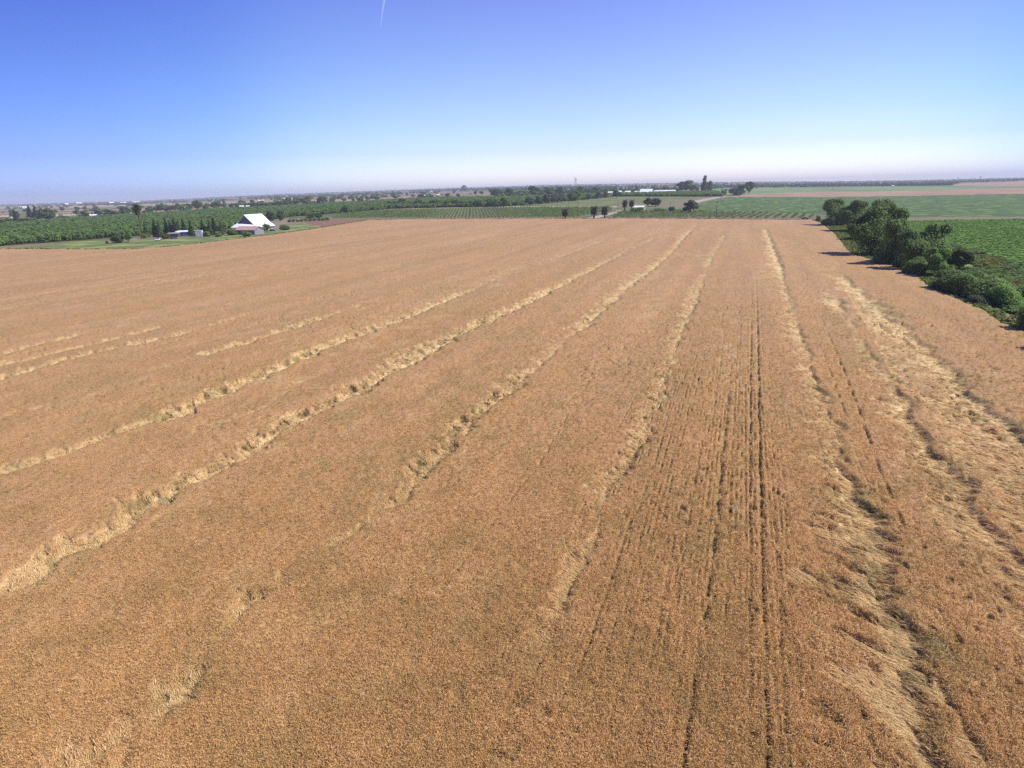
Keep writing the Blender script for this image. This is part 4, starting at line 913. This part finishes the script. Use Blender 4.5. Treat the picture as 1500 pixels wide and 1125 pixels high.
palm(925, 308, 13.5, True, 'brownish shaggy palm, right one of two by the low white farmhouse', seed=6)

# ------------------------------------------------------------------ poles
def pole(px, py, hpx, label, arm=True, rad=.17, name='utility_pole', m='pole'):
    x, y, z = at(px, py); h = hpx * mpp(px, py); e = empty(name, (x, y, z), math.radians(12)); tag(e, label, 'pole')
    MB().tube([(0, 0, -.3), (0, 0, h)], [rad * 1.2, rad * .75], 8).build('mast', M[m], e)
    if arm:
        a = MB().box(-1.3, -.08, h - 1.0, 1.3, .08, h - .85).build('crossarm', M[m], e)
        for q in (-1.15, -.5, .5, 1.15): MB().tube([(q, 0, h - .85), (q, 0, h - .62)], [.05, .07], 6).build('insulator', M['steel'], a)
for px, py, hp, lab in [(651, 320.6, 17, 'wooden utility pole at the wheat edge, leftmost in the vineyard line'), (729.5, 318.5, 16, 'faint utility pole in the middle of the wide vineyard'), (832.5, 308, 15, 'utility pole between the lone shaggy palm and the wood'),
    (846.5, 319.5, 22, 'tall utility pole left of the pair of shaggy palms'), (905, 309, 15, 'utility pole beside the dirt track near the brownish palms'), (981.7, 303, 7, 'short utility pole behind the bushes of the low farmhouse'),
    (1048.5, 319.8, 23, 'dark utility pole among the bushy vines at right'), (351.5, 320, 16, 'thin utility pole in the orchard left of the barn roof')]:
    pole(px, py, hp, lab)
pole(178.5, 356, 23, 'pole with a pale top standing in the dark rounded shrub', arm=False)
for px, py, hp, lab in [(843, 274.5, 13, 'thin lattice pylon on the horizon above the central wood'), (1402, 268, 8, 'small pylon on the horizon above the far tan field'), (1435, 266.5, 8, 'small pylon on the right horizon next to the frame edge trees')]:
    x, y, z = at(px, py); h = hp * mpp(px, py); e = empty('pylon', (x, y, z)); tag(e, lab, 'pylon'); b = MB(); k = h / 14
    for sx, sy in ((1, 1), (1, -1), (-1, 1), (-1, -1)): b.tube([(sx * k * 1.4, sy * k * 1.4, 0), (sx * k * .35, sy * k * .35, h)], .028 * h / 2.6, 4)
    for j in range(6):
        z0 = h * j / 6; w0 = k * (1.4 - 1.05 * j / 6); z1 = h * (j + 1) / 6; w1 = k * (1.4 - 1.05 * (j + 1) / 6); b.tube([(-w0, -w0, z0), (w1, -w1, z1)], .004 * h, 4); b.tube([(w0, w0, z0), (-w1, w1, z1)], .004 * h, 4)
    b.build('lattice', M['steel'], e); a = MB()
    for zz in (.72, .86): a.tube([(-k * 2.6, 0, h * zz), (k * 2.6, 0, h * zz)], .012 * h, 4)
    a.build('crossarm', M['steel'], e)

# ------------------------------------------------------------------ buildings
def gable(px, py, Lm, Wm, hw, hr, rz, wall, roof, label, name='farm_building', cat='building', over=.5, doors=1, wins=2, off=(0, 0)):
    """ridge along local x; front wall faces local -y"""
    x, y, z = at(px, py); e = empty(name, (x + off[0], y + off[1], z), rz); tag(e, label, cat); l, w2 = Lm / 2, Wm / 2
    b = MB(); b.add([(-l, -w2, -.3), (l, -w2, -.3), (l, w2, -.3), (-l, w2, -.3), (-l, -w2, hw), (l, -w2, hw), (l, w2, hw), (-l, w2, hw), (-l, 0, hr - .1), (l, 0, hr - .1)],
                    [(0, 1, 5, 4), (2, 3, 7, 6), (1, 2, 6, 9, 5), (3, 0, 4, 8, 7), (0, 3, 2, 1)]); b.build('wall', M[wall], e)
    s = (hr - hw) / w2; r = MB(); lo = l + over; wo = w2 + over; ze = hr - s * wo
    r.slab([(-lo, -wo, ze + .12), (lo, -wo, ze + .12), (lo, 0, hr + .12), (-lo, 0, hr + .12)], .14)
    r.slab([(-lo, 0, hr + .125), (lo, 0, hr + .125), (lo, wo, ze + .12), (-lo, wo, ze + .12)], .14); r.build('roof', M[roof], e)
    for k in range(doors):
        q = -l * .4 + k * l * .9; MB().box(q - .55, -w2 - .06, 0, q + .55, -w2 - .003, min(2.1, hw - .1)).build('door', M['door_and_shaded_gable'], e)
    for k in range(wins):
        q = l * (-.8 + 1.6 * (k + .5) / wins); f = MB().box(q - .7, -w2 - .05, hw * .42, q + .7, -w2 - .003, hw * .8).build('window', M['white_wall'], e); MB().box(q - .6, -w2 - .07, hw * .45, q + .6, -w2 - .052, hw * .77).build('pane', M['glass'], f)
    return e
# the big hay barn: ridge along world y, main slopes to +x / -x, lean-to on the near gable end
BS = mpp(372, 342)
def build_barn():
    bx, by, bz = at(374, 337.5)
    e = empty('hay_barn', (bx, by, bz)); tag(e, 'big hay barn with bright white flaring roof and gable dark with shade', 'barn')
    L2, W2, zr, zk, ze = 9.5, 11.0, 12.2, 6.2, 2.9         # half length, half width, ridge, knee, eave
    ys, yn = -L2, L2
    MB().box(-W2 + .4, ys + .2, -.3, W2 - .4, yn - .2, ze - .15).build('wall', M['grey_wall'], e)
    r = MB()
    for s in (-1, 1):
        k = W2 * .62
        r.slab([(0, ys, zr), (0, yn, zr), (s * k, yn, zk), (s * k, ys, zk)] if s < 0 else [(0, yn, zr), (0, ys, zr), (k, ys, zk), (k, yn, zk)], .15)
        r.slab([(s * k, ys, zk + .01), (s * k, yn, zk + .01), (s * (W2 + .6), yn + .3, ze), (s * (W2 + .6), ys - .3, ze)] if s < 0 else [(k, yn, zk + .01), (k, ys, zk + .01), (W2 + .6, ys - .3, ze), (W2 + .6, yn + .3, ze)], .15)
    r.build('roof', M['white_roof'], e)
    g = MB(); k = W2 * .62
    for yy, t in ((ys + .25, .1), (yn - .25, -.1)):
        g.add([(-k + .1, yy, ze), (k - .1, yy, ze), (k - .3, yy, zk - .25), (0, yy, zr - .3), (-k + .3, yy, zk - .25), (-k + .1, yy + t, ze), (k - .1, yy + t, ze), (k - .3, yy + t, zk - .25), (0, yy + t, zr - .3), (-k + .3, yy + t, zk - .25)],
              [(0, 1, 2, 3, 4), (9, 8, 7, 6, 5), (0, 5, 6, 1), (1, 6, 7, 2), (2, 7, 8, 3), (3, 8, 9, 4), (4, 9, 5, 0)])
    g.build('gable', M['door_and_shaded_gable'], e)  # shade on the near gable end is put into this darker colour
    MB().slab([(-k - .4, ys + .24, 6.1), (W2 * .95, ys + .24, 4.6), (W2 * .95, ys - 7, 3.2), (-k - 1.2, ys - 7, 3.1)][::-1], -.14).build('lean_to_roof', M['white_roof'], e)
    p = MB()
    for q in (-7.5, -3, 3, 9): p.box(q - .12, ys - 6.9, -.2, q + .12, ys - 6.66, 3.0)
    p.build('lean_to_posts', M['pole'], e)
    MB().box(W2 - .39, -2.2, 0, W2 - .33, 2.2, 2.6).build('barn_door', M['dark_gap'], e)
build_barn()
gable(366.5, 343.0, 17, 9, 3.3, 5.4, 0, 'grey_wall', 'pink_roof', 'low grey shed with faded pink roof in front of the barn', 'shed', 'shed', .6, 1, 3)
gable(273, 345.5, 11, 5, 3.0, 3.7, .5, 'teal_wall', 'white_roof', 'long pale green shed with white roof under the evergreens', 'shed', 'shed', .5, 1, 2)
def carport():
    x, y, z = at(254.5, 347.5); e = empty('carport', (x, y, z), .55); tag(e, 'open carport with thin white roof between the evergreens', 'carport')
    MB().box(-4, -2.6, 2.7, 4, 2.6, 2.88).build('roof', M['white_roof'], e)
    for sx in (-3.7, 3.7):
        for sy in (-2.3, 2.3): MB().box(sx - .08, sy - .08, -.2, sx + .08, sy + .08, 2.7).build('post', M['steel'], e)
    MB().box(-3.7, 2.2, 0, 3.7, 2.29, 2.4).build('back_wall', M['grey_wall'], e)
carport()
def container():
    x, y, z = at(293, 347); e = empty('storage_container', (x, y, z), .5); tag(e, 'pale blue grey box container standing right of the green shed', 'container')
    b = MB().box(-2.1, -1.3, 0, 2.1, 1.3, 4.2)
    for i in range(13): b.box(-2 + i * .32, -1.36, .1, -1.85 + i * .32, -1.303, 4.1)
    b.build('body', M['white_wall'], e); MB().box(-2.15, -1.4, 4.205, 2.15, 1.4, 4.3).build('roof', M['white_roof'], e)
    MB().box(2.103, -.9, .2, 2.16, .9, 3.0).build('door', M['steel'], e)
container()
# farmhouses beyond the left orchard
for px, py, Wp, lab in [(2, 318, 18, 'long cream house cut by the left frame edge'), (97, 316, 25, 'long cream farmhouse with red roof, leftmost of the row beyond the orchard'), (129, 315, 15, 'cream house with red roof, second in the row beyond the orchard'),
    (147, 314, 10, 'smallest cream house of the row, red roof, behind bushes'), (169, 311.8, 18, 'widest cream farmhouse with rusty red roof near the white tank'), (195, 311, 6, 'tiny cream shed just left of the palm crown'), (215, 309.5, 14, 'cream house with red roof right of the palm crown')]:
    s = mpp(px, py); rz = math.atan2(-at(px, py)[0], at(px, py)[1]); gable(px, py, Wp * s * .95, 12, 3.9 * s * .9, 5.1 * s * .9, rz, 'cream_wall', 'red_roof', lab, 'farmhouse', 'house', .5, 1, 3)
for px, py, wp, hp, wall, roof, lab in [(137, 316.8, 9, 2.6, 'white_wall', 'white_roof', 'low white shed in front of the second cream house'), (63, 327.5, 13, 3.6, 'grey_wall', 'white_roof', 'small white roofed shed in the far left grove'),
    (19, 320.5, 4, 2.5, 'white_wall', 'white_roof', 'tiny white shed left of the far left conifers'), (354.5, 305, 6, 3.6, 'white_wall', 'white_roof', 'small white shed, left one of two above the barn'), (363.5, 304.5, 5, 3.2, 'white_wall', 'white_roof', 'small white shed, right one of two above the barn'),
    (383, 296, 7, 3, 'cream_wall', 'white_roof', 'tiny pale house in the far tan strip above the barn'), (420, 293, 7, 2.5, 'cream_wall', 'white_roof', 'tiny pale house right of the one above the barn'),
    (633, 281.8, 4, 2, 'white_wall', 'white_roof', 'tiny white building far off in the brown field'), (621, 287.6, 4, 2, 'white_wall', 'white_roof', 'tiny white shed at the edge of the far green field, left'), (642, 286.6, 4, 2, 'white_wall', 'white_roof', 'tiny white shed at the edge of the far green field, right'),
    (98, 300.3, 5, 2.5, 'white_wall', 'white_roof', 'tiny white building on the left horizon'), (116, 299.2, 6, 2.5, 'white_wall', 'white_roof', 'white building with two lumps on the left horizon'), (164, 299, 6, 3, 'cream_wall', 'white_roof', 'pale building on the horizon above the cream farmhouses, left'), (181, 298.6, 8, 2.6, 'cream_wall', 'white_roof', 'wide pale building on the horizon above the cream farmhouses'),
    (200, 298, 10, 2.8, 'cream_wall', 'white_roof', 'long pale building on the horizon above the palm'), (36, 305, 9, 2.5, 'white_wall', 'white_roof', 'long white shed under the dark wood on the left horizon'),
    (1014, 275.5, 7, 3.4, 'cream_wall', 'white_roof', 'small pale house seen between the wide dark tree and the tallest tree'), (1308, 273.6, 3.5, 2, 'white_wall', 'white_roof', 'tiny pale hut at the hedge behind the pale green field')]:
    s = mpp(px, py); x, y, z = at(px, py); rz = math.atan2(-x, y); gable(px, py, wp * s * .95, 8 if wp < 8 else 12, hp * s * .55, hp * s, rz, wall, roof, lab, 'shed', 'shed', .3, 0, 0)
# low white farmhouse by the vines, and the white barns behind the orchard
s_ = mpp(935, 307); gable(935, 306.5, 17 * s_, 9, 2.3, 3.7, -.1, 'white_wall', 'white_roof', 'low white roofed farmhouse behind a bush beside the track', 'farmhouse', 'house', .6, 1, 3)
s_ = mpp(930, 285)
for px, py, wp, hw, hr, lab in [(896, 286, 15, 3.5, 6.4, 'white barn, leftmost of the group beyond the orchard'), (909, 284, 8, 3, 5.5, 'narrow white barn, second of the group beyond the orchard'), (920, 285, 7, 4, 6.5, 'small white gabled barn in the middle of the group'), (936, 284, 12, 3, 5, 'low white barn left of the peaked one'), (947, 284.5, 18, 2.2, 9.0, 'peaked white barn with steep tent like roof'), (974, 283.5, 31, 3.2, 6.0, 'long white shed, rightmost of the group beyond the orchard')]:
    s = mpp(px, py); gable(px, py, wp * s * .93, 26 if hr < 8 else 40, hw * s * .8, hr * s * .78, -.06, 'white_wall' if hr < 8 else 'teal_wall', 'white_roof', lab, 'barn', 'barn', .6, 1, 0)
def tank(px, py, hp, wp, label):
    s = mpp(px, py); x, y, z = at(px, py); e = empty('water_tank', (x, y, z)); tag(e, label, 'tank'); h = hp * s; r = wp * s / 2
    b = MB().tube([(0, 0, h * .45), (0, 0, h * .9), (0, 0, h)], [r, r, r * .25], 14); b.build('drum', M['white_paint'], e)
    for a in range(4): MB().tube([(r * .7 * math.cos(a * 1.57 + .78), r * .7 * math.sin(a * 1.57 + .78), -.2), (r * .7 * math.cos(a * 1.57 + .78), r * .7 * math.sin(a * 1.57 + .78), h * .46)], .12, 6).build('leg', M['steel'], e)
tank(179, 315.5, 5, 2.6, 'white water tank on legs beyond the left orchard, the larger'); tank(192.5, 315, 3.5, 1.8, 'smaller white tank just right of the larger one beyond the orchard')

# ------------------------------------------------------------------ vehicles
def vehicle(name, px, py, rz, paint, label, cat, cab=None, pickup=False, sc_=1.0):
    x, y, z = at(px, py); e = empty(name, (x, y, z), rz, sc_); tag(e, label, cat)
    b = MB(); prof = [(-2.2, .35), (2.2, .35), (2.25, .8), (1.2, .95), (-2.2, 1.0)]
    vs = [(a, -.85, c) for a, c in prof] + [(a, .85, c) for a, c in prof]; n = len(prof)
    b.add(vs, [tuple(range(n)), tuple(range(2 * n - 1, n - 1, -1))] + [(i, (i + 1) % n, n + (i + 1) % n, n + i) for i in range(n)]); b.build('body', M[paint], e)
    c0, c1 = (-.5, 1.0) if pickup else (-1.7, .9)
    g = MB().add([(c0, -.78, .93), (c1, -.78, .93), (c1 - .45, -.62, 1.5), (c0 + .3, -.62, 1.5), (c0, .78, .93), (c1, .78, .93), (c1 - .45, .62, 1.5), (c0 + .3, .62, 1.5)], [(0, 1, 2, 3), (7, 6, 5, 4), (0, 4, 5, 1), (1, 5, 6, 2), (2, 6, 7, 3), (3, 7, 4, 0)]).build('windows', M['glass'], e)
    MB().box(c0 + .28, -.64, 1.503, c1 - .43, .64, 1.57).build('roof', M[cab or paint], e)
    for sx in (-1.4, 1.4):
        for sy in (-.87, .87): MB().tube([(sx, sy - .1, .34), (sx, sy + .1, .34)], [.34, .34], 14).build('wheel', M['tyre'], e)
    for sy in (-.6, .6): MB().box(2.2, sy - .14, .62, 2.27, sy + .14, .76).build('headlight', M['white_paint'], e)
vehicle('parked_car', 1179, 321.2, .2, 'blue_paint', 'dark car with pale roof parked at the far corner of the wheat', 'car', 'white_paint')
vehicle('pickup_truck', 231.5, 352.5, -.9, 'white_paint', 'white pickup truck with red cab beside the farm yard', 'truck', 'red_paint', True, 1.25)
vehicle('parked_car', 255, 350, .5, 'blue_paint', 'dark car parked in front of the carport', 'car', 'blue_paint')
vehicle('parked_car', 399.5, 338.5, .3, 'blue_paint', 'dark car parked at the foot of the barn roof', 'car', 'white_paint')
tree('bush', 157, 357, 5, 5, 'bush', 'skirt', 'small reddish brown shrub at the end of the grass verge', 'bush', trunk=False)

# ------------------------------------------------------------------ vapour trail high above
def trail(pix, rad, a, label):
    m = bpy.data.materials.new('vapour'); m.use_nodes = True; n = m.node_tree.nodes; tr = n.new('ShaderNodeBsdfTranslucent'); tr.inputs[0].default_value = (1, 1, 1, 1); tp = n.new('ShaderNodeBsdfTransparent'); mx = n.new('ShaderNodeMixShader'); mx.inputs[0].default_value = a
    l = m.node_tree.links; l.new(tp.outputs[0], mx.inputs[1]); l.new(tr.outputs[0], mx.inputs[2]); l.new(mx.outputs[0], n['Material Output'].inputs[0])
    pts = []
    for px, py in pix:
        d = raw_ray(np.array([float(px)]), np.array([float(py)]))[0]; pts.append(tuple(d / d[2] * 9000.))
    o = Vector(pts[0]); b = MB().tube([Vector(p) - o for p in pts], rad, 10)
    ob = b.build('vapour_trail', m); ob.location = o; tag(ob, label, 'vapour trail')
trail(((567, -30), (563, 0), (560.5, 14), (558.5, 28), (557, 42)), [62, 55, 40, 26, 8], .05, 'short bright white vapour trail at the top of the sky')
trail(((-60, 162), (60, 162), (180, 160), (290, 155), (330, 153)), [55, 70, 60, 45, 10], .016, 'long very faint level vapour trail low in the left sky')

# ------------------------------------------------------------------ haze
def haze():
    b = MB().box(-9800, -9800, -75, 9800, 9800, 68); ob = b.build('haze', mat('haze', (1, 1, 1))); m = ob.data.materials[0]; nt = m.node_tree
    nt.nodes.remove(nt.nodes['Principled BSDF']); v = nt.nodes.new('ShaderNodeVolumePrincipled'); v.inputs['Density'].default_value = 1.1e-4; v.inputs['Color'].default_value = (.93, .95, 1, 1); v.inputs['Anisotropy'].default_value = 0
    nt.links.new(v.outputs[0], nt.nodes['Material Output'].inputs['Volume']); tag(ob, 'thin blue haze over the plain', 'haze', kind='stuff')
haze()
